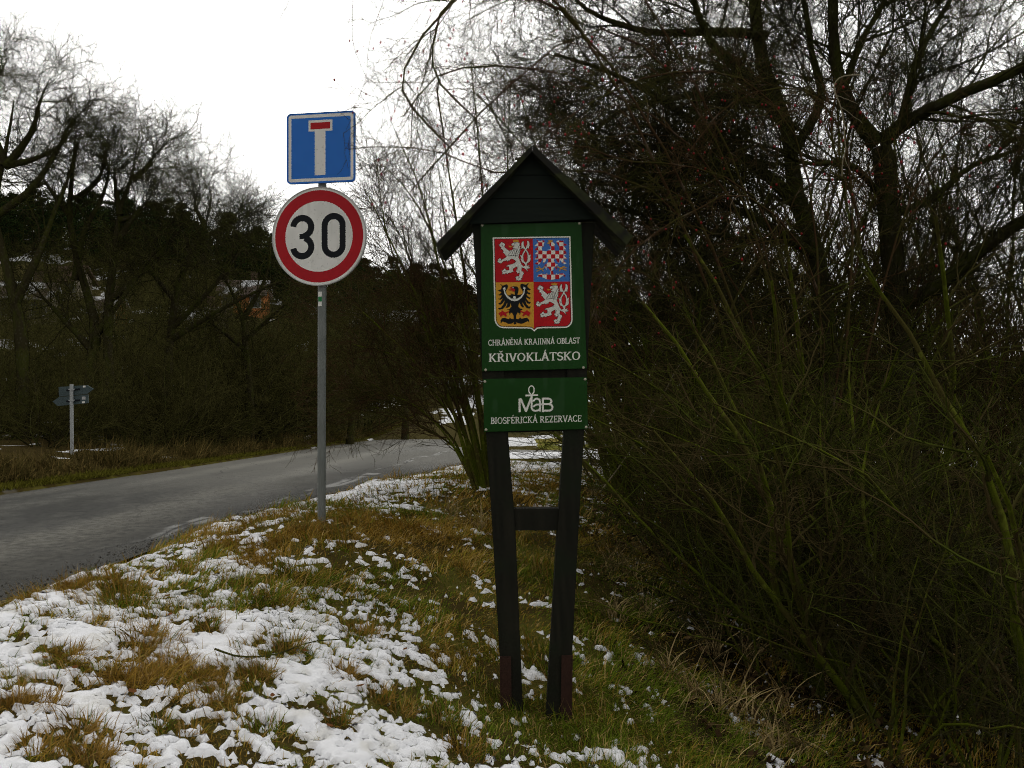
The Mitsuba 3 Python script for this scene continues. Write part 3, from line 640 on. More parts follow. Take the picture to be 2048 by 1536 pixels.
plant('wild_rose', 'wild rose with long arching canes and red hips hanging over the board roof', 'rose bush', ra,
      [(15, .62, .35, 1.0, .25), (7, .34, .4, 1.1, .12), (4, .16, .4, 1.2, .15)], 41, 'm_bark_brown', 'm_bark_brown', trunk=0, limb='cane', twig=.0019, wander=.13, up=-.01, hips=300, sides=5)
# faint long shoots hanging into the sky at the top
rb = [(wpath(6.7, (1580, 1080), (1500, 620), (1300, 380, 6.2), (1120, 340, 5.9), (990, 345, 5.8), (880, 305, 5.7), (760, 294, 5.6), (695, 300, 5.6)), .010, .003),
      (wpath(6.3, (900, -260), (800, -200), (720, -80), (704, 60), (722, 140), (765, 215)), .0035, .0016),
      (wpath(6.3, (900, -260), (820, -150), (770, 0), (742, 80), (735, 150), (700, 230)), .003, .0013),
      (wpath(6.3, (900, -260), (760, -230), (640, -120), (585, -10), (564, 42)), .003, .0012),
      (wpath(6.3, (900, -260), (900, -100), (830, 40), (760, 110), (720, 180), (690, 250)), .003, .0012),
      (wpath(6.8, (1640, 1060), (1500, 400), (1200, -150), (1000, -330), (900, -260)), .012, .005)]
plant('wild_rose', 'thin whip like rose shoots hanging alone against the white sky above the blue sign', 'rose bush', rb,
      [(6, .10, .4, 1.0, .2)], 42, 'm_bark_brown', 'm_bark_brown', trunk=0, limb='shoot', twig=.0014, sides=4)
# pale dead crooked branch
plant('dead_branch', 'pale crooked dead branch hanging in the dark thicket', 'branch',
      [(wpath(5.6, (1720, 150), (1680, 155), (1668, 180), (1690, 240), (1690, 300), (1682, 345)), .006, .003)], [(4, .25, .4, 1.0, .3)], 43, 'm_dead', 'm_dead', trunk=0, limb='stick', twig=.0016, sides=6)
plant('dead_branch', 'pale thin dead branch slanting up behind the right post of the board', 'branch',
      [(wpath(8.0, (1200, 985), (1262, 900), (1330, 790), (1390, 690)), .010, .005)], [(4, .3, .4, 1.0, .3)], 44, 'm_dead', 'm_dead', trunk=0, limb='stick', twig=.0016, sides=6)

# ------------------------------------------------------------------ bare trees beyond the road
def far_tree(label, d, trunk, limbs, seed, r0=.22):
    curves = [(wpath(d, *trunk), r0 * 1.0, r0 * .06)] + [(wpath(d, *l), r0 * .50, r0 * .04) for l in limbs]
    plant('bare_tree', label, 'tree', curves, [(13, 1.9, .4, 1.05, .2), (8, 1.0, .4, 1.1, .12), (5, .5, .4, 1.2, .12)], seed, 'm_bark_dark', 'm_bark_dark', twig=.0066, wander=.2, up=.02, sides=7,
          group='bare trees beyond the road', crown='crown')
G = 22
far_tree('wide bare tree at the far left edge of the picture, its crown the highest', 21, [(40, 900), (45, 700), (20, 560), (-10, 430), (10, 310), (30, 200)],
         [[(30, 610), (80, 500), (110, 420), (140, 340), (150, 270)], [(-5, 430), (60, 380), (110, 310), (140, 250), (170, 220)], [(0, 500), (-60, 420), (-80, 300), (-60, 200), (-40, 120)], [(15, 330), (60, 270), (80, 210), (100, 160)], [(10, 330), (-20, 240), (-10, 170), (10, 110)], [(10, 330), (60, 320), (120, 290), (150, 240)]], 51, .24)
far_tree('tall bare tree standing just right of the grey direction signs, forked stem', 22, [(175, 920), (180, 760), (190, 650), (160, 540), (140, 430), (150, 330), (160, 280)],
         [[(150, 560), (165, 470), (200, 400), (215, 340), (195, 270)], [(185, 680), (250, 590), (300, 520), (340, 480)], [(140, 430), (100, 380), (70, 340)], [(150, 400), (185, 370), (205, 330), (200, 280)], [(185, 700), (110, 620), (60, 560)]], 52, .22)
far_tree('bare tree with a tall thin leader, third from the left', 22, [(225, 920), (220, 780), (215, 640), (230, 500), (240, 420), (265, 350), (280, 260)],
         [[(235, 480), (280, 420), (310, 390)], [(240, 430), (230, 370), (225, 320)], [(265, 360), (300, 330), (310, 310)], [(220, 600), (290, 540), (350, 470), (400, 440)], [(240, 440), (275, 430), (300, 400)]], 53, .20)
far_tree('bare tree with low spreading limbs, fourth from the left', 24, [(330, 920), (335, 780), (340, 680), (360, 560), (400, 480), (420, 420), (425, 380)],
         [[(340, 660), (420, 580), (480, 500), (500, 440)], [(400, 480), (450, 450), (480, 420)], [(350, 600), (300, 540), (270, 480)], [(410, 450), (390, 410), (400, 370)], [(340, 680), (440, 620), (540, 570), (580, 560)]], 54, .20)
far_tree('bare tree behind the round speed sign, its twigs reaching left of the sign', 26, [(500, 920), (500, 800), (490, 690), (480, 620), (440, 540), (420, 460)],
         [[(485, 640), (530, 560), (540, 500), (530, 450)], [(490, 680), (560, 620), (620, 580)], [(450, 560), (470, 490), (480, 430)], [(440, 540), (400, 500), (380, 450)], [(490, 700), (430, 650), (390, 620)]], 55, .18)
far_tree('dark bare tree right of the sign pole at the bend of the road', 32, [(700, 890), (705, 800), (700, 720), (710, 650), (720, 600)],
         [[(702, 740), (750, 680), (780, 640)], [(702, 730), (660, 670), (640, 620)], [(708, 660), (740, 620), (760, 590)]], 56, .18)
far_tree('bare tree farthest along the road, behind the shrub by the board', 38, [(810, 880), (812, 780), (805, 700), (815, 640), (825, 590)],
         [[(808, 740), (850, 680), (880, 650)], [(808, 730), (770, 680), (750, 640)], [(815, 650), (845, 610), (860, 590)]], 57, .18)

shrub_group('group_hedge', 'm_bark_dark', 'm_bark_far', seed=104, height=4.2, nstem=13, spread=0.9, lev=[(8, 0.5, 0.35, 0.95, 0.08), (7, 0.5, 0.4, 1.0, 0.12), (4, 0.5, 0.4, 1.1, 0.15)], base=0.5, r_stem=0.035, twig=0.0055, wander=0.13)
# hedge of shrubs beyond the road
GH = 'hedge shrubs beyond the road'
hedge = [(-9.4, 13.5), (-10.6, 15.6), (-8.4, 18.5), (-9.6, 20.6), (-11.5, 18.0), (-13.2, 20.5), (-8.6, 23.0), (-10.4, 24.0), (-12.4, 24.5), (-15.2, 24.0), (-8.2, 27.5), (-9.8, 29.5), (-12.2, 29.0), (-14.5, 29.5), (-7.8, 33), (-9.4, 36), (-7.4, 40), (-9.0, 45), (-6.8, 50), (-12.0, 38), (-13.5, 14.5), (-14.8, 17.5), (-17.5, 26), (-4.6, 62), (-2.0, 66), (-11.2, 26.5), (-13.6, 26.8), (-16.5, 21.5), (-7.9, 30.5), (-11.0, 33), (-14.0, 34), (-17.5, 33), (-9.5, 40.5), (-12.0, 44), (-16, 42), (-20, 40), (-23, 36), (-10.5, 52), (-14.5, 54), (-19, 52), (-24, 50), (-7.5, 58), (-11, 62)] + [(-7.6 - R.uniform(0, 3), y) for y in range(14, 40, 3)] + [(-8.4 - R.uniform(0, .8), y) for y in np.arange(19.6, 34, 1.3)] + [(-R.uniform(9, 22), R.uniform(24, 46)) for _ in range(22)] + [(R.uniform(-34, -4), R.uniform(55, 80)) for _ in range(26)] + [(-y * R.uniform(.05, .60), y) for y in np.linspace(58, 100, 60)]
for q, (x, y) in enumerate(hedge):
    if 40 < y < 100 and -.345 < x / y < -.275: x -= .09 * y
    k = thing('hedge_shrub', 'dark bare shrub in the tangled hedge along the far side of the road', 'shrub', GH)
    x = min(x, float(left_edge(y)) - 1.3) if y < 60 else x
    if y < 19.5 and -11.8 < x / y * 17 < -7.0: y += 4.5; x = min(x - 1.5, float(left_edge(y)) - 1.5)
    s = R.uniform(0.65, 0.95) * (.58 if y < 20 else .8 if y < 27 else 1.3 if y < 40 else 1.7)
    place(k, 'group_hedge', x, y, s, R.uniform(0, 360))

# ------------------------------------------------------------------ pines on the ridge
def pine_group(name, seed, h):
    r = np.random.default_rng(seed)
    tp = np.array([[0, 0, -1], [0.1, 0, h * .4], [0, 0.1, h * .75], [0, 0, h]])
    tr = tubes(smooth_path(tp, 8)[None], np.linspace(.20, .04, 9)[None], 6)
    n = 150
    t = r.random(n) ** .8
    zc = h * (0.04 + 0.96 * t); wid = np.sqrt(np.clip(1 - (1.7 * t - .75) ** 2, .02, 1)) * 3.7
    az = r.uniform(0, 6.28, n); rr = wid * np.sqrt(r.random(n))
    C = np.stack([rr * np.cos(az), rr * np.sin(az), zc], 1)
    m = 34
    q = unit(r.normal(size=(n, m, 3))) * r.uniform(0.15, 0.8, (n, m, 1)) * [1, 1, .55] + C[:, None]
    q = q.reshape(-1, 3)
    d1 = unit(r.normal(size=q.shape)) * .5; d2 = unit(r.normal(size=q.shape)) * .28
    V = np.stack([q, q + d1, q + d1 * .5 + d2], 1).reshape(-1, 3)
    F = np.arange(len(V)).reshape(-1, 3)
    br = np.stack([np.stack([C * [0, 0, 1] - [0, 0, .5], C * [.5, .5, 1] - [0, 0, .2], C], 1)], 0)[0]
    scene[name] = {'type': 'shapegroup', 'trunk': mikit.ply(tr, 'm_bark_dark', smooth=True), 'branches': mikit.ply(tubes(br, np.full(br.shape[:2], .035), 3), 'm_bark_dark'), 'crown': mikit.ply((V, F), 'm_needle')}
scene['m_needle'] = pdiff(lambda p, n, uv: mix((0.012, 0.024, 0.008), (0.030, 0.042, 0.012), noise(p.x * .6, p.y * .6, p.z * .8)))
pine_group('group_pine_a', 61, 15); pine_group('group_pine_b', 62, 12)
GPn = 'pines on the wooded ridge'
R2 = random.Random(3)
for row, (yd, x0, x1, step) in enumerate(((97, -62, -4, 2.6), (103, -66, -2, 2.2), (110, -72, 14, 2.1), (118, -80, 26, 2.2), (126, -86, 34, 2.5))):
    x = x0
    while x < x1:
        k = thing('pine_tree', 'dark pine standing in the wood on the hill ridge', 'tree', GPn)
        place(k, 'group_pine_a' if R2.random() < .5 else 'group_pine_b', x + R2.uniform(-1, 1), yd + R2.uniform(-3, 3), R2.uniform(.34, .54), R2.uniform(0, 360))
        x += step * R2.uniform(.7, 1.3)

# ------------------------------------------------------------------ houses on the hillside
scene['m_wall_orange'] = pdiff(lambda p, n, uv: mix((0.50, 0.20, 0.07), (0.42, 0.16, 0.06), fbm(p.x, p.y, p.z, 3)))
scene['m_wall_pale'] = pdiff(lambda p, n, uv: mix((0.48, 0.42, 0.34), (0.38, 0.33, 0.27), fbm(p.x, p.y, p.z, 3)))
scene['m_roof_tile'] = pdiff(lambda p, n, uv: mix((0.10, 0.065, 0.05), (0.075, 0.055, 0.045), noise(p.x * 3, p.y * 3, p.z * 6)))
scene['m_roof_snow'] = pdiff(lambda p, n, uv: mix((0.55, 0.56, 0.58), (0.09, 0.07, 0.06), smoothstep(0.42, 0.56, fbm(p.x * .6, p.y * .6, p.z * .9, 3))))
scene['m_pane'] = paint((0.02, 0.025, 0.03), 0.1, 0.6)
scene['m_frame'] = diffuse((0.6, 0.6, 0.57))
def house(label, px, py, wpx, h, rh, wall, roof, rot):
    k = thing('house', label, 'house')
    hx, hy = at(px, py, 40, 140); w = wpx / FOC * hy; dep = .8 * w; h, rh = h * hy / 84, rh * hy / 84
    M = trimesh.transformations.translation_matrix([hx, hy, float(ground_z(hx, hy, False))]) @ trimesh.transformations.rotation_matrix(rot, [0, 0, 1])
    def put(name, m, b, par=k):
        m = m.copy(); m.apply_transform(M); return obj(name, m, b, par)
    bx = lambda e, c: trimesh.creation.box(e, trimesh.transformations.translation_matrix(c))
    body = Polygon([(-dep / 2, -3), (dep / 2, -3), (dep / 2, h), (0, h + rh), (-dep / 2, h)])
    m = trimesh.creation.extrude_polygon(body, w, engine='earcut')          # profile (y, z) swept along x
    m.vertices = m.vertices[:, [2, 0, 1]] - [w / 2, 0, 0]
    m.fix_normals(); put('wall', m, wall)
    sl = math.hypot(dep / 2 + .4, rh * (dep / 2 + .4) / (dep / 2)); a = math.atan2(rh, dep / 2)
    rk = None
    for s in (-1, 1):
        b = bx([w + .8, sl, .18], [0, 0, .10]); b.apply_translation([0, s * sl / 2, 0])
        b.apply_transform(trimesh.transformations.rotation_matrix(-s * a, [1, 0, 0])); b.apply_translation([0, 0, h + rh])
        kk = put('roof', b, roof); rk = rk or kk
    put('chimney', bx([.6, .6, 1.6], [w * .2, .3, h + rh + .3]), 'm_roof_tile', rk)
    for s in np.linspace(-.32, .32, max(2, int(w / 3))):
        for zz in ([h * .3, h * .72] if h > 4 else [h * .5]):
            f = put('window', bx([1.2, .10, 1.3], [w * s, -dep / 2, zz]), 'm_frame'); 
            put('pane', bx([1.0, .06, 1.1], [w * s, -dep / 2 - .03, zz]), 'm_pane', f)
house('orange rendered house on the hillside left of the sign pole', 490, 624, 84, 1.6, 1.4, 'm_wall_orange', 'm_roof_snow', .1)
house('pale house with brown tiled roof highest on the left hillside', 140, 592, 62, 1.5, 1.3, 'm_wall_pale', 'm_roof_tile', -.2)
house('pale house with snowy roof below the brown roofed one', 55, 640, 95, 2.0, 1.6, 'm_wall_pale', 'm_roof_snow', .25)
house('small orange walled house behind the forked bare tree', 212, 655, 60, 1.6, 1.3, 'm_wall_orange', 'm_roof_snow', -.1)
house('grey house with snowy roof at the end of the road behind the shrub', 770, 705, 120, 2.2, 1.8, 'm_wall_pale', 'm_roof_snow', .1)
house('pale house with snowy roof left of the orange house', 400, 690, 100, 2.0, 1.6, 'm_wall_pale', 'm_roof_snow', .2)

# ------------------------------------------------------------------ flat shapes and lettering
def ext(shape, depth):
    gs = [g for g in getattr(shape, 'geoms', [shape]) if g.geom_type == 'Polygon' and g.area > 1e-9]
    return cat_mesh([trimesh.creation.extrude_polygon(g, depth, engine='earcut') for g in gs])
def stroke(pts, w, cap=2, join=2): return LineString(pts).buffer(w / 2, cap_style=cap, join_style=join)
def arc(cx, cy, rx, ry, a0, a1, n=16):
    a = np.radians(np.linspace(a0, a1, n)); return [(cx + rx * math.cos(t), cy + ry * math.sin(t)) for t in a]

def glyph(c, w=.135, sh=.075, sl=.30):
    """slab serif capital, height 1 -> (shape, advance)"""
    th = w * .72
    S = lambda x, y, l=sl: sbox(x - l / 2, y - sh / 2, x + l / 2, y + sh / 2)
    b, t = sh / 2, 1 - sh / 2
    V = lambda x, y0=0, y1=1: stroke([(x, y0), (x, y1)], w)
    base = {'Á': 'A', 'Ě': 'E', 'É': 'E', 'Ř': 'R'}.get(c, c)
    if base == 'A': p, a = [stroke([(.10, 0), (.38, 1), (.40, 1), (.68, 0)], w, join=3), sbox(.2, .28, .6, .28 + th), S(.09, b, .26), S(.69, b, .26)], .80
    elif base == 'B': p, a = [V(.16), stroke([(.16, .95)] + arc(.34, .745, .18, .205, 90, -90) + [(.16, .54)], th), stroke([(.16, .54)] + arc(.36, .297, .21, .245, 90, -90) + [(.16, .05)], th), S(.1, b, .2), S(.1, t, .2), stroke(arc(.36, .297, .20, .24, 60, -60), w), stroke(arc(.34, .745, .17, .2, 60, -60), w)], .66
    elif base == 'C': p, a = [stroke(arc(.42, .5, .34, .45, 48, 312, 22), w * .9), stroke([(.66, .72), (.66, .92)], sh), stroke([(.66, .08), (.66, .28)], sh)], .76
    elif base == 'E': p, a = [V(.16), sbox(.06, 0, .60, th), sbox(.06, 1 - th, .58, 1), sbox(.16, .5 - th / 2, .46, .5 + th / 2), stroke([(.58, 0), (.58, .24)], sh), stroke([(.56, 1), (.56, .78)], sh), stroke([(.45, .40), (.45, .60)], sh)], .68
    elif base == 'F': p, a = [V(.16), S(.16, b), sbox(.06, 1 - th, .58, 1), sbox(.16, .48 - th / 2, .46, .48 + th / 2), stroke([(.56, 1), (.56, .78)], sh), stroke([(.45, .38), (.45, .58)], sh)], .64
    elif base == 'H': p, a = [V(.17), V(.67), sbox(.17, .5 - th / 2, .67, .5 + th / 2), S(.17, b), S(.17, t), S(.67, b), S(.67, t)], .86
    elif base == 'I': p, a = [V(.18), S(.18, b), S(.18, t)], .38
    elif base == 'J': p, a = [stroke([(.26, 1), (.26, .16)] + arc(.13, .16, .13, .2, 0, -110, 8), w), S(.26, t)], .44
    elif base == 'K': p, a = [V(.17), stroke([(.66, 1), (.20, .44)], th), stroke([(.30, .58), (.68, 0)], w), S(.17, b), S(.17, t), S(.68, b, .26), S(.64, t, .26)], .82
    elif base == 'L': p, a = [V(.17), S(.17, t), sbox(.06, 0, .60, th), stroke([(.59, 0), (.59, .28)], sh)], .66
    elif base == 'N': p, a = [stroke([(.15, 0), (.15, 1)], th), stroke([(.66, 0), (.66, 1)], th), stroke([(.13, 1), (.66, 0)], w), S(.15, b, .26), S(.12, t, .22), S(.66, t, .26)], .82
    elif base == 'O': p, a = [Polygon(arc(.43, .5, .40, .51, 0, 360, 40)).difference(Polygon(arc(.43, .5, .40 - w, .51 - th, 0, 360, 40)))], .88
    elif base == 'R': p, a = [V(.17), stroke([(.17, .95)] + arc(.37, .735, .19, .215, 90, -90) + [(.17, .52)], th), stroke(arc(.37, .735, .18, .2, 60, -60), w), stroke([(.36, .52), (.66, .02)], w), S(.17, b), S(.1, t, .2), S(.69, b, .22)], .80
    elif base == 'S': p, a = [stroke(arc(.31, .73, .22, .22, 30, 250, 14) + arc(.31, .27, .24, .235, 70, -145, 14), w * .92), stroke([(.52, .78), (.52, .95)], sh), stroke([(.09, .06), (.09, .26)], sh)], .62
    elif base == 'T': p, a = [V(.36), sbox(.03, 1 - th, .69, 1), S(.36, b), stroke([(.06, .76), (.06, 1)], sh), stroke([(.66, .76), (.66, 1)], sh)], .74
    elif base == 'V': p, a = [stroke([(.08, 1), (.36, .02), (.38, .02), (.66, 1)], w, join=3), S(.08, t, .26), S(.67, t, .26)], .76
    elif base == 'Z': p, a = [sbox(.06, 0, .60, th), sbox(.06, 1 - th, .60, 1), stroke([(.56, .96), (.10, .04)], w), stroke([(.09, .76), (.09, 1)], sh), stroke([(.58, 0), (.58, .24)], sh)], .68
    else: return None, .34
    cx = a / 2 - .02
    if c in 'ÁÉ': p.append(stroke([(cx - .05, 1.10), (cx + .10, 1.30)], .10))
    if c in 'ĚŘ': p.append(stroke([(cx - .15, 1.30), (cx, 1.14), (cx + .15, 1.30)], .085))
    return unary_union(p).intersection(sbox(-1, -.06, 2, 2)), a
def text_shape(s, w=.135):
    x, parts = 0, []
    for ch in s:
        g, a = glyph(ch, w)
        if g is not None: parts.append(affinity.translate(g, x, 0))
        x += a
    return unary_union(parts), x

# ------------------------------------------------------------------ the wooden information board
BD = 4.10                                              # its distance
SC = BD / FOC
def bp(shape): return affinity.affine_transform(shape, [SC, 0, 0, -SC, -1024 * SC, EYE + HORIZON * SC])     # photo pixels -> metres in the board's plane (x, z)
def stand(shape, y0, y1):
    """extrude a board-plane shape given in photo pixels from y0 (front) to y1 (back), metres behind the board's plane"""
    v, f = ext(bp(shape), y1 - y0)
    return np.stack([v[:, 0], BD + y0 + v[:, 2], v[:, 1]], 1), f[:, ::-1]
info = thing('information_board', 'tall dark wooden board with a small gable roof and two green panels', 'sign board')
Q = Polygon
def bevelled(shape, y0, y1, b=1.6):
    """a board with eased front edges"""
    a = stand(shape, y0 + b * SC, y1)
    m1 = stand(shape.buffer(-b * .45, join_style=2), y0, y0 + b * SC)
    return cat_mesh([a, m1])
obj('post', bevelled(Q([(944.6, 446), (990, 446), (1016, 870), (1031, 1062), (1048, 1470), (1008, 1470), (985, 1062), (972, 870)]), 0, .10), 'm_wood', info)
obj('post', bevelled(Q([(1189, 446), (1146, 446), (1128, 870), (1115, 1062), (1090, 1480), (1136, 1480), (1157, 1062), (1168, 870)]), 0, .10), 'm_wood', info)
obj('crossbar', bevelled(Q([(1020, 1018), (1124, 1018), (1120, 1062), (1024, 1062)]), .012, .085), 'm_wood', info)
obj('backing_board', stand(Q([(962, 448), (1170, 445), (1166, 862), (974, 866)]), .012, .034), 'm_wood', info)
# gable of horizontal boards
gab = Q([(938, 446.5), (1064, 306), (1197, 436.5)])
for (ya, yb) in ((300, 352), (353.2, 399), (400.2, 450)):
    obj('gable_board', stand(gab.intersection(sbox(900, ya, 1300, yb)), -.022, .02), 'm_gable', info)
obj('gable_rail', stand(Q([(940, 443), (1194, 433), (1194, 440), (940, 450)]), -.026, .03), 'm_gable', info)
roofL = [(873, 494.8), (1064.4, 299.5), (1063, 314), (882, 506.6)]
roofR = [(1064.6, 299.5), (1262, 479), (1248, 496.5), (1063.4, 314)]
for pl in (roofL, roofR):
    pl = Q(pl)
    for (a, b) in ((-.085, .03), (.034, .15), (.154, .27)):
        obj('roof_board', stand(pl.buffer(-.4), a, b), 'm_roof_board', info)
up = Q([(961.3, 449.5), (1162.3, 444.8), (1173.6, 737), (964, 742.8)])
lo = Q([(966.4, 758), (1173.8, 754.4), (1175.6, 858), (968, 864)])
pan = obj('panel', bevelled(up, -.010, .0115, 1.0), 'm_panel', info, label='upper green panel with the coat of arms and the name of the area')
pan2 = obj('panel', bevelled(lo, -.012, .0115, 1.6), 'm_panel', info, label='lower green panel with the white monogram')
def screw(par, pts, y):
    for (x, yy_) in pts:
        m = trimesh.creation.icosphere(2, .0065); v = np.array(m.vertices) * [1, .55, 1] + [(x - 1024) * SC, BD + y, EYE + (HORIZON - yy_) * SC]
        obj('screw', (v, np.array(m.faces)), 'm_screw', par, smooth=True)
screw(pan, [(964.5, 451.5), (1158.5, 447.5), (971.5, 741 - 1), (1166.5, 735.5)], -.011)
screw(pan2, [(970, 763.2), (1169.6, 758.6), (972.3, 859.3), (1171.8, 854)], -.013)
for pl in (Q([(1003, 1312), (1022, 1312), (1024, 1480), (1005, 1480)]), Q([(1123, 1310), (1142, 1310), (1139, 1480), (1120, 1480)])):
    obj('steel_strap', stand(pl, -.012, -.004), 'm_rust', info, label='rusty brown steel strap')
for pl in (Q([(999.5, 1312), (1002.8, 1312), (1004.8, 1480), (1001.5, 1480)]), Q([(1142.2, 1310), (1145.5, 1310), (1142.5, 1480), (1139.2, 1480)])):
    obj('steel_strap', stand(pl, -.012, .06), 'm_rust', info)

LY = -.010                                              # the upper panel's face
def printed(name, shape, layer, bsdf, par=None, face=None):
    f = LY if face is None else face
    return obj(name, stand(shape, f - .0006 * (layer + 1), f - .0006 * layer if layer else f + .0002), bsdf, par or pan)
def zz(pts, o, s=15.36): return [(o[0] + x / s, o[1] + y / s) for x, y in pts]
# shield
sh_o = Q([(985.5, 475.6), (1140.6, 473.2), (1144.8, 638)] + [(1128.5 + 16.2 * math.cos(a), 640 + 16.4 * math.sin(a)) for a in np.linspace(.1, 1.5, 8)] +
         [(1084, 656.8), (1075, 657.8), (1068.4, 663.5), (1062, 658.2), (1053, 657.2)] + [(1007 + 18 * math.cos(a), 638 + 18.8 * math.sin(a)) for a in np.linspace(1.6, 3.0, 8)])
printed('shield_border', sh_o, 0, 'm_print_white')
sh_d = sh_o.buffer(-2.7, join_style=2); sh_i = sh_o.buffer(-3.9, join_style=2)
printed('shield_outline', sh_d, 1, 'm_print_black')
cx0, cx1, cy0, cy1 = 1064.3, 1068.6, 565.5, 563.6      # where the quarters meet
tl = Q([(900, 400), (1064.2, 400), (1067, 564.5), (900, 566.6)]); tr_ = Q([(1064.2, 400), (1300, 400), (1300, 562.5), (1067, 564.5)])
bl = Q([(900, 566.6), (1067, 564.5), (1068.4, 700), (900, 700)]); br_ = Q([(1067, 564.5), (1300, 562.5), (1300, 700), (1068.4, 700)])
printed('red_field', sh_i.intersection(tl), 2, 'm_print_red'); printed('blue_field', sh_i.intersection(tr_), 2, 'm_print_blue')
printed('gold_field', sh_i.intersection(bl), 2, 'm_print_gold'); printed('red_field', sh_i.intersection(br_), 2, 'm_print_red')
lion = [(600,290),(640,262),(700,248),(780,240),(845,255),(850,300),(838,320),(880,370),(850,390),(875,430),(850,450),(872,490),(845,505),(860,545),(835,560),(845,600),(815,610),(830,660),(805,680),(840,760),(880,860),(912,950),(950,1005),(908,1000),(910,1050),(895,1110),(900,1130),(975,1150),(950,1175),(985,1200),(945,1225),(950,1250),(915,1265),(935,1310),(905,1330),(890,1350),(910,1380),(870,1385),(860,1415),(835,1390),(815,1420),(790,1390),(745,1415),(750,1370),(730,1350),(750,1330),(715,1310),(770,1280),(820,1285),(840,1240),(855,1190),(820,1170),(785,1200),(770,1150),(735,1150),(760,1080),(780,980),(730,990),(670,1030),(640,1050),(640,1110),(660,1140),(620,1150),(570,1170),(500,1180),(480,1215),(450,1185),(400,1190),(380,1220),(360,1195),(320,1220),(325,1165),(300,1115),(345,1100),(365,1060),(400,1040),(415,1070),(440,1100),(520,1090),(535,1050),(520,1010),(530,980),(430,970),(490,950),(515,925),(540,935),(620,905),(740,870),(720,855),(690,855),(745,830),(720,800),(680,770),(600,735),(560,760),(550,800),(520,780),(480,825),(460,795),(430,790),(395,820),(380,800),(330,830),(305,860),(270,890),(255,860),(215,880),(200,840),(165,825),(200,790),(180,765),(225,750),(225,720),(265,735),(280,780),(350,750),(430,700),(460,660),(430,650),(400,610),(370,570),(330,550),(360,520),(340,480),(300,440),(260,455),(290,400),(260,370),(220,350),(245,330),(205,320),(250,300),(260,260),(290,250),(290,225),(320,250),(350,260),(395,290),(400,330),(370,380),(430,430),(500,490),(545,530),(550,480),(590,495),(650,445),(690,420),(650,415),(630,385),(660,375),(690,350),(670,330),(620,340),(600,320)]
tails = [stroke(smooth_path([(905, 940), (955, 1005), (1030, 985), (1045, 930), (1035, 890)], 10), 40), stroke(smooth_path([(1035, 890), (970, 830), (940, 740), (940, 640), (960, 580), (1020, 480), (1070, 400), (1110, 320), (1092, 200)], 24), 36),
         stroke(smooth_path([(1035, 890), (1090, 830), (1112, 740), (1110, 620), (1085, 540), (1040, 480), (990, 400), (950, 320), (958, 210)], 24), 36),
         Q([(860,625),(930,650),(950,760),(1000,870),(930,860),(880,760),(895,700)]), Q([(1190,610),(1170,700),(1185,750),(1160,830),(1080,875),(1100,800),(1120,640)]),
         Q([(960,200),(910,260),(900,330),(912,380),(900,450),(930,415),(965,440),(1000,400),(970,300)]), Q([(1090,190),(1140,230),(1152,330),(1135,380),(1130,440),(1100,410),(1070,430),(1045,390),(1080,300)]),
         Q([(960,985),(1040,940),(1060,960),(1160,955),(1100,990),(1180,1020),(1110,1040),(1060,1045),(1105,1135),(1030,1060),(950,1010)]), Q([(985, 890), (1095, 890), (1060, 930), (1020, 930)])]
lion_s = unary_union([Q(lion).buffer(0)] + tails).buffer(0)
crown_s = Q([(650,230),(638,168),(675,195),(690,150),(720,190),(740,150),(760,190),(790,150),(797,195),(832,168),(815,230)])
tongue_s = Q([(500,345),(560,350),(620,360),(632,378),(560,392),(510,385),(535,370)])
mane = [[(840,330),(800,420),(760,520),(700,600)], [(860,440),(820,520),(770,610)], [(690,430),(640,520),(600,640)], [(720,420),(690,520),(660,650)], [(600,500),(540,580),(490,640)], [(760,440),(740,560),(720,690)], [(500,660),(640,640),(800,660)], [(650,350),(690,345)], [(740,290),(680,285)], [(930,760),(900,740)], [(800,1000),(770,1100)], [(830,1110),(860,1180)], [(240,790),(300,800)], [(350,1130),(420,1140)], [(310,320),(340,370)], [(790,1340),(850,1320)]]
mane_s = unary_union([stroke(m, 13, 1, 1) for m in mane]).intersection(lion_s)
for o in ((984, 470), (1060.4, 556)):
    tr2 = lambda s: affinity.affine_transform(s, [1 / 15.36, 0, 0, 1 / 15.36, o[0], o[1]])
    l = printed('lion_outline', tr2(lion_s.buffer(11)), 3, 'm_print_black')
    printed('lion', tr2(lion_s), 4, 'm_print_silver'); labels[printed('lion_lines', tr2(mane_s), 5, 'm_print_black')] = {'kind': 'stuff'}
    printed('lion_crown', tr2(crown_s), 4, 'm_print_gold'); printed('lion_tongue', tr2(tongue_s), 5, 'm_print_gold')
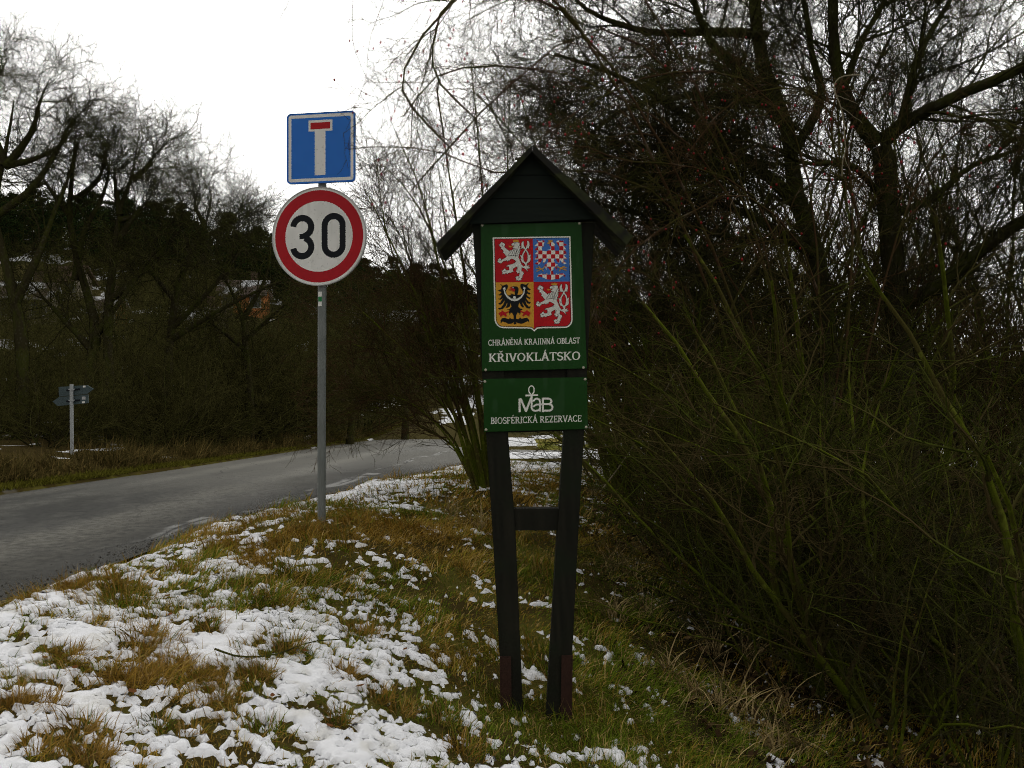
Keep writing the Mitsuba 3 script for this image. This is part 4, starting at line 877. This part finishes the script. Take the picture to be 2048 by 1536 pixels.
me = [(600,215),(660,225),(735,300),(715,350),(720,470),(740,500),(850,500),(870,470),(860,350),(830,330),(770,230),(790,195),(850,185),(980,200),(1000,165),(985,260),(1110,320),(1000,350),(1085,460),(1000,440),(1095,580),(1000,575),(1090,610),(1000,640),(1110,745),(1030,765),(990,720),(1000,800),(1085,890),(1030,910),(950,870),(900,790),(870,740),(875,860),(820,860),(770,770),(745,735),(715,735),(700,800),(720,850),(740,890),(830,930),(770,950),(740,985),(800,1010),(770,1100),(740,1010),(700,1000),(680,1080),(640,1110),(670,1120),(690,1220),(760,1230),(770,1180),(800,1225),(870,1200),(990,1185),(1050,1260),(1040,1300),(990,1250),(900,1310),(850,1365),(720,1365),(650,1390),(600,1385),(480,1370),(370,1320),(260,1280),(210,1310),(190,1290),(230,1220),(330,1200),(440,1225),(490,1180),(500,1230),(590,1225),(600,1110),(560,1070),(520,1010),(480,1000),(465,1090),(440,1000),(480,970),(400,940),(480,890),(510,850),(530,800),(510,740),(470,740),(440,830),(380,885),(360,840),(380,760),(350,740),(300,850),(230,920),(110,900),(200,830),(240,760),(200,770),(105,755),(200,650),(110,630),(215,600),(110,600),(215,510),(110,460),(215,370),(100,345),(215,250),(160,150),(230,200),(330,190),(400,175),(410,230),(370,380),(330,390),(340,500),(480,510),(590,470),(490,465),(600,450),(600,350),(560,345)]
me_s = Q(me).buffer(0)
colb = [70, 218, 345, 480, 612, 738, 860, 990, 1150]; rowb = [100, 235, 355, 485, 605, 735, 855, 985, 1110, 1230, 1400]
chk = unary_union([sbox(colb[a], rowb[b], colb[a + 1], rowb[b + 1]) for a in range(8) for b in range(10) if (a + b) % 2 == 0])
tr2 = lambda s: affinity.affine_transform(s, [1 / 15.36, 0, 0, 1 / 15.36, 1062, 470])
printed('checked_eagle', tr2(me_s), 3, 'm_print_white'); printed('eagle_checks', tr2(me_s.intersection(chk)), 4, 'm_print_red')
gold = [Q([(520,160),(560,185),(590,155),(620,185),(668,155),(650,222),(600,240),(560,300),(475,265),(540,240)])] + [stroke(s, 26, 1, 1) for s in ([(430,975),(370,1040),(300,1060),(160,1030)], [(300,1060),(175,1130)], [(330,1070),(375,1120)], [(300,1050),(230,985)], [(800,975),(880,1030),(1080,1018)], [(900,1040),(1080,1095)], [(900,1050),(870,1115)], [(900,1020),(1020,975)])]
printed('eagle_crown', tr2(gold[0]), 5, 'm_print_gold'); printed('eagle_claw', tr2(unary_union(gold[1:5])), 5, 'm_print_gold'); printed('eagle_claw', tr2(unary_union(gold[5:])), 5, 'm_print_gold')
be = [(770,440),(850,430),(930,410),(950,350),(925,290),(870,200),(870,130),(910,95),(970,105),(1040,130),(1080,90),(1140,80),(1090,140),(1080,170),(1110,220),(1190,265),(1160,295),(1090,290),(1070,310),(1120,360),(1190,395),(1150,425),(1080,400),(1060,430),(1110,490),(1190,530),(1150,565),(1080,530),(1040,510),(1070,580),(1120,640),(1195,660),(1160,710),(1090,700),(1020,600),(1060,720),(1120,790),(1200,790),(1150,860),(1060,840),(980,740),(930,650),(950,740),(995,815),(930,820),(880,760),(840,670),(800,790),(850,850),(950,875),(880,920),(875,1000),(860,1060),(830,990),(780,980),(740,1080),(740,1170),(820,1180),(860,1120),(900,1170),(1000,1145),(1080,1140),(1130,1190),(1145,1280),(1090,1240),(1000,1290),(900,1325),(790,1300),(730,1270),(750,1320),(700,1345),(660,1320),(680,1270),(600,1320),(500,1325),(400,1270),(320,1255),(270,1310),(265,1220),(310,1150),(400,1140),(510,1180),(555,1130),(590,1170),(665,1180),(665,1080),(620,990),(580,980),(545,1065),(520,970),(530,910),(440,885),(540,870),(600,790),(570,690),(550,790),(480,830),(415,835),(460,750),(470,670),(420,780),(330,870),(230,890),(185,840),(270,830),(350,730),(400,590),(330,690),(250,745),(185,690),(250,680),(330,540),(260,590),(180,560),(250,540),(310,440),(240,460),(175,430),(240,415),(290,350),(230,330),(170,290),(260,280),(310,190),(280,130),(235,105),(280,108),(330,150),(400,130),(460,110),(495,160),(480,230),(440,290),(430,350),(450,410),(490,450),(600,440),(550,405),(620,400),(690,440)]
head = [(600,185),(680,170),(770,180),(820,250),(805,350),(775,450),(690,450),(700,380),(690,330),(640,300),(600,250)]
tr2 = lambda s: affinity.affine_transform(s, [1 / 15.36, 0, 0, 1 / 15.36, 984, 562])
printed('black_eagle', tr2(unary_union([Q(be).buffer(0), Q(head)])), 3, 'm_print_black')
cres = unary_union([Q([(355,270),(380,400),(470,530),(600,615),(700,630),(800,610),(910,530),(990,400),(1015,260),(985,270),(950,390),(880,480),(780,550),(690,560),(590,545),(490,470),(420,380),(385,260)]), Q([(330,240),(400,190),(420,270),(360,275)]), Q([(1035,220),(970,185),(950,255),(1010,265)]), Point(690, 515).buffer(45), Point(650, 215).buffer(18)])
printed('silver_crescent', tr2(cres), 4, 'm_print_silver')
foot = Q([(530,930),(420,970),(370,960),(320,910),(290,950),(210,990),(220,1040),(260,1050),(240,1110),(300,1090),(340,1050),(390,1070),(430,1115),(460,1070),(420,1010),(520,970)])
red = [Q([(600,185),(545,225),(620,262),(500,270),(530,302),(640,300),(620,342),(705,322),(710,260),(650,245)]), foot, affinity.translate(affinity.scale(foot, -1, 1, origin=(0, 0)), 1395, -12)]
for nm, s_ in zip(('eagle_beak', 'eagle_foot', 'eagle_foot'), red): printed(nm, tr2(s_), 5, 'm_print_red')

def line_of(text, xl, xr, yl, yr, cap, w, par, face, name='lettering'):
    s, adv = text_shape(text, w)
    x0, _, x1, _ = s.bounds
    k = (xr - xl) / (x1 - x0); sl = (yr - yl) / (xr - xl)
    s = affinity.affine_transform(s, [k, 0, k * sl, -cap, xl - x0 * k, yl - x0 * k * sl])
    printed(name, s, 0, 'm_print_white', par, face)
line_of('CHRÁNĚNÁ KRAJINNÁ OBLAST', 976.6, 1159.5, 691.7, 686.9, 11.6, .15, pan, LY)
line_of('KŘIVOKLÁTSKO', 977.7, 1160.0, 724.2, 719.9, 16.6, .155, pan, LY)
line_of('BIOSFÉRICKÁ REZERVACE', 981.5, 1162.5, 848.0, 842.9, 12.9, .135, pan2, -.012)
zl = 9.309
ank = [stroke(arc(957, 285, 48, 80, -90, 270, 40)[:-1] + [(957, 365)], 24, 1, 1) if False else Q(arc(957, 282, 61, 90, 0, 360, 40)).union(Q([(905, 320), (1010, 320), (975, 385), (940, 385)])).difference(Q(arc(957, 275, 40, 62, 0, 360, 40)).union(Q([(920, 300), (994, 300), (957, 360)]))),
       stroke([(845, 383), (1080, 372)], 30), stroke([(738, 690), (736, 455), (762, 455), (855, 672), (962, 400)], 38, 2, 1), stroke([(962, 380), (960, 600)] + arc(1035, 600, 75, 68, 180, 90, 8) , 34, 2, 1),
       stroke([(990, 490)] + arc(1056, 510, 60, 75, 160, 360, 14)[0:0] + [(1003, 470), (1030, 445), (1070, 440), (1105, 460), (1115, 500), (1117, 680)], 34, 2, 1), stroke([(1117, 548), (1040, 552), (990, 590)], 32, 2, 1), stroke([(1035, 668), (1090, 655), (1117, 620)], 32, 2, 1),
       stroke([(1117, 546), (1290, 540)], 30), stroke([(1170, 690), (1170, 425)], 38), stroke([(1160, 440)] + arc(1265, 490, 62, 50, 270, 450, 12) + [(1160, 541)], 34, 2, 1), stroke([(1160, 541)] + arc(1280, 602, 66, 61, 270, 450, 12) + [(1160, 664)], 36, 2, 1)]
mon = affinity.affine_transform(unary_union([a.buffer(0) for a in ank]), [1 / zl, 0, 0, 1 / zl, 960, 750])
printed('monogram', mon, 0, 'm_print_white', pan2, -.012)

# ------------------------------------------------------------------ the traffic sign post
SD, YAW = 6.3, math.radians(9)
px0 = W(644.5, 800, SD)[0]
sign = thing('traffic_sign_post', 'grey steel pole carrying a blue dead end sign above a round 30 speed sign', 'traffic sign')
m = trimesh.creation.cylinder(.0305, segment=[[px0 - .006, SD, .45], [px0 + .002, SD, EYE + (HORIZON - 240) / FOC * SD]], sections=24)
obj('pole', m, 'm_zinc', sign, smooth=40)
CS, SN = math.cos(YAW), math.sin(YAW)
def sgn(shape, cz, y0, y1):
    """shape in metres about the sign's centre; y0 front .. y1 back of the sign's plane"""
    v, f = ext(shape, y1 - y0)
    x, z, y = v[:, 0], v[:, 1], y0 + v[:, 2]
    return np.stack([px0 + cxo + x * CS + y * SN, SD - .045 - x * SN + y * CS, cz + z], 1), f[:, ::-1]
cxo = (640.5 - 644.5) / FOC * SD
rz_ = EYE + (HORIZON - 475) / FOC * SD; Rr = .5 * 196 / FOC * SD
rs = obj('speed_sign', sgn(Point(0, 0).buffer(Rr, 48), rz_, 0, .012), 'm_sign_rim', sign, label='round white speed limit sign with a red ring')
def face(name, s, cz, layer, b, par): return obj(name, sgn(s, cz, -.0008 * (layer + 1), -.0008 * layer + (0.0003 if layer == 0 else 0)), b, par)
ring = sgn(Point(0, 0).buffer(Rr, 48).difference(Point(0, 0).buffer(Rr - .006, 48)), rz_, -.006, .014)
obj('rim', ring, 'm_sign_rim', rs)
face('white_face', Point(0, 0).buffer(Rr - .0065, 48), rz_, 0, 'm_sign_white', rs)
ko = Rr / 556.0
face('red_ring', Point(0, 0).buffer(Rr * .936, 64).difference(Point(0, 0).buffer(Rr * .716, 64)), rz_, 1, 'm_sign_red', rs)
def fd(pts): return [((x - 706) * ko * 1.035, (675 - y) * ko) for x, y in pts]        # from the enlarged view
ar = lambda cx, cy, rx, ry, a0, a1: [(cx + rx * math.cos(math.radians(a)), cy + ry * math.sin(math.radians(a))) for a in np.linspace(a0, a1, 28)]
three = unary_union([stroke(fd(ar(516, 566, 103, 103, 184, 440)), 72 * ko, 2, 1), stroke(fd([(485, 671), (560, 671)]), 56 * ko), stroke(fd(ar(516, 790, 103, 104, -75, 172)), 72 * ko, 2, 1)])
zero = LineString(fd([(772, 560)] + ar(875, 556, 102, 103, 180, 360) + ar(875, 783, 102, 103, 0, 180) + [(772, 560)])).buffer(35 * ko, join_style=1)
face('digit', three, rz_, 1, 'm_sign_black', rs); face('digit', zero, rz_, 1, 'm_sign_black', rs)
cxo = 0.0
sz_ = EYE + (HORIZON - 299) / FOC * SD; hw, hh = .5 * 142 / FOC * SD, .5 * 140 / FOC * SD
rbx = lambda w, h, r: sbox(-w + r, -h + r, w - r, h - r).buffer(r, 10)
ds = obj('dead_end_sign', sgn(rbx(hw, hh, .03), sz_, 0, .012), 'm_sign_rim', sign, label='square blue dead end sign with a white T and red bar')
face('blue_edge', rbx(hw - .001, hh - .001, .03), sz_, 0, 'm_sign_blue', ds)
kb = 2 * hh / 468.0
fb = lambda x0, y0, x1, y1: sbox((x0 - 482) * kb, (396 - y1) * kb, (x1 - 482) * kb, (396 - y0) * kb)
face('white_border', rbx(hw - .013, hh - .013, .018).difference(rbx(hw - .034, hh - .036, .003)), sz_, 1, 'm_sign_white', ds)
face('white_stem', unary_union([fb(440, 285, 514, 578), fb(396, 212, 562, 286)]), sz_, 1, 'm_sign_white', ds)
face('red_bar', fb(410, 228, 547, 272), sz_, 2, 'm_sign_red', ds)
rim = sgn(rbx(hw, hh, .03).difference(rbx(hw - .0015, hh - .0015, .029)), sz_, -.004, .013); obj('rim', rim, 'm_sign_blue', ds)
for zc in (sz_ + .12, sz_ - .14, rz_ + .18, rz_ - .2):
    c = trimesh.creation.annulus(.031, .036, .03, transform=trimesh.transformations.translation_matrix([px0, SD, zc])); obj('clamp', c, 'm_zinc_light', sign, smooth=40)
def pole_mark(name, y0, y1, b, par):
    a = np.radians(np.linspace(-128, -72, 12)) - .1
    z0, z1 = EYE + (HORIZON - y1) / FOC * SD, EYE + (HORIZON - y0) / FOC * SD
    V = [];
    for rr_ in (.0300, .0318):
        for z in (z0, z1):
            V += [[px0 - .003 + rr_ * math.cos(t), SD + rr_ * math.sin(t), z] for t in a]
    V = np.array(V); n = 12; f = []
    def quad(a, b, c, d): f.extend([[a, b, c], [a, c, d]])
    for i in range(n - 1):
        quad(2 * n + i, 2 * n + i + 1, 3 * n + i + 1, 3 * n + i)
        quad(3 * n + i, 3 * n + i + 1, n + i + 1, n + i); quad(i, i + 1, 2 * n + i + 1, 2 * n + i)
    quad(0, 2 * n, 3 * n, n); quad(n - 1, 2 * n - 1, 4 * n - 1, 3 * n - 1)
    return obj(name, (V, np.array(f)), b, par)
tm = pole_mark('trail_mark', 584.5, 594.2, 'm_sign_white', sign); labels[tm] = {'label': 'white and green hiking trail mark painted on the pole'}
pole_mark('green_stripe', 594.4, 604, 'm_mark_green', tm); pole_mark('white_stripe', 604.2, 613, 'm_sign_white', tm)

# ------------------------------------------------------------------ direction signs across the road
DD = 17.0
dsp = thing('direction_sign_post', 'thin grey post across the road with two grey arrow boards seen from behind', 'direction sign')
a, b = W(144, 952, DD), W(143, 768, DD)
obj('post', trimesh.creation.cylinder(.033, segment=[a, b], sections=16), 'm_zinc_light', dsp, smooth=40)
def far_board(pts, y0, y1):
    s = DD / FOC
    v, f = ext(affinity.affine_transform(Q(pts), [s, 0, 0, -s, -1024 * s, EYE + HORIZON * s]), y1 - y0)
    return np.stack([v[:, 0], DD + y0 + v[:, 2], v[:, 1]], 1), f[:, ::-1]
b1 = obj('arrow_board', far_board([(115, 774), (172, 770), (185, 778), (172, 788), (116, 793)], .04, .06), 'm_sign_back', dsp, label='upper grey arrow board pointing right')
b2 = obj('arrow_board', far_board([(103, 803), (116, 794), (174, 789), (175, 806), (113, 812)], .04, .06), 'm_sign_back', dsp, label='lower grey arrow board pointing left')
obj('sticker', far_board([(164, 771.5), (169, 771), (169, 774.5), (164, 775)], .037, .0395), 'm_sign_white', b1)
obj('sticker', far_board([(162, 802.5), (168, 802), (168, 806), (162, 806.5)], .037, .0395), 'm_sign_white', b2)
obj('sticker', far_board([(162, 793.5), (169, 793), (169, 799), (162, 799.5)], .037, .0395), 'm_sign_rim', b2)
for yb, par in ((779, b1), (801, b2)):
    obj('rail', far_board([(131, yb), (158, yb - 2.5), (158, yb + .5), (131, yb + 3)], .026, .0395), 'm_sign_black', par)
    obj('clamp', far_board([(138.5, yb - 1.2), (151, yb - 1.6), (151, yb + .6), (138.5, yb + 1)], -.036, -.0335), 'm_zinc_light', par)

# ------------------------------------------------------------------ leaf litter under the thicket
rl = np.random.default_rng(78); n = 26000
x = rl.uniform(.5, 6.5, n); y = rl.uniform(2.6, 12, n)
ok = rl.random(n) < sstep(.5, 1.6, x); x, y = x[ok], y[ok]; n = len(x)
a = rl.uniform(0, 6.28, n); L = rl.uniform(.018, .038, n); ti = rl.normal(0, .5, (n, 2))
u = np.stack([np.cos(a), np.sin(a), ti[:, 0]], 1) * L[:, None]; v = np.stack([-np.sin(a), np.cos(a), ti[:, 1]], 1) * L[:, None] * .5
C = np.stack([x, y, ground_z(x, y) + .006 + .03 * rl.random(n)], 1)
V = np.stack([C - u, C + v, C + u, C - v], 1).reshape(-1, 3); i = np.arange(n)[:, None] * 4
cl = np.where((rl.random(n) < .25)[:, None], [.10, .065, .03], [.034, .021, .010]) * rl.uniform(.5, 1.4, n)[:, None]
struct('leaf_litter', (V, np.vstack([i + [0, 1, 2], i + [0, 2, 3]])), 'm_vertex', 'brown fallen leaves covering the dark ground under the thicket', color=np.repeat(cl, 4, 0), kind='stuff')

# ------------------------------------------------------------------ dead leaves
rl = np.random.default_rng(77)
for q, (px, py) in enumerate([(340, 1240), (425, 1238), (150, 1365), (545, 1420), (610, 1330), (335, 1195), (720, 1395), (265, 1410), (810, 1320), (90, 1335), (500, 1170), (660, 1480)]):
    x, y = at(px, py); z = float(ground_z(x, y)) + .030
    a = rl.uniform(0, 6.28); u = np.linspace(-1, 1, 7); L = rl.uniform(.022, .034)
    wv = np.maximum(.42 * (1 - u ** 2), .02) * L
    c = np.stack([u * L, 0 * u, .25 * L * u ** 2], 1)
    V = np.concatenate([c + np.stack([0 * u, wv, .5 * wv], 1), c - np.stack([0 * u, wv, -.5 * wv], 1)])
    rot = np.array([[math.cos(a), -math.sin(a), 0], [math.sin(a), math.cos(a), 0], [0, 0, 1]])
    i = np.arange(6); F = np.vstack([np.stack([i, i + 1, i + 8], 1), np.stack([i, i + 8, i + 7], 1)])
    k = thing('dead_leaf', 'small brown dead leaf lying on the snowy verge', 'leaf', 'dead leaves on the verge')
    scene[k] = mikit.ply((V @ rot.T + [x, y, z], F), 'm_leaf', smooth=True)
scene['m_leaf'] = diffuse((0.13, 0.055, 0.022))

# ------------------------------------------------------------------ fallen sticks on the snow
def stick(label, pts, rad):
    P = []
    for (px, py) in pts:
        x, y = at(px, py); P.append([x, y, float(ground_z(x, y)) + .045])
    k = thing('fallen_stick', label, 'stick')
    q = smooth_path(P, 10)[None]
    scene[k] = mikit.ply(tubes(q, np.linspace(rad, rad * .5, 11)[None], 5), 'm_bark_dark', smooth=True)
stick('dark fallen stick slanting across the snow left of the board', [(655, 1180), (690, 1160), (722, 1146)], .007)
stick('thin curved fallen stick on the snow in the middle foreground', [(430, 1330), (480, 1350), (550, 1340), (620, 1312), (685, 1305)], .005)
stick('short fallen stick lying at the foot of the grass mound', [(362, 1196), (385, 1195), (404, 1188)], .006)
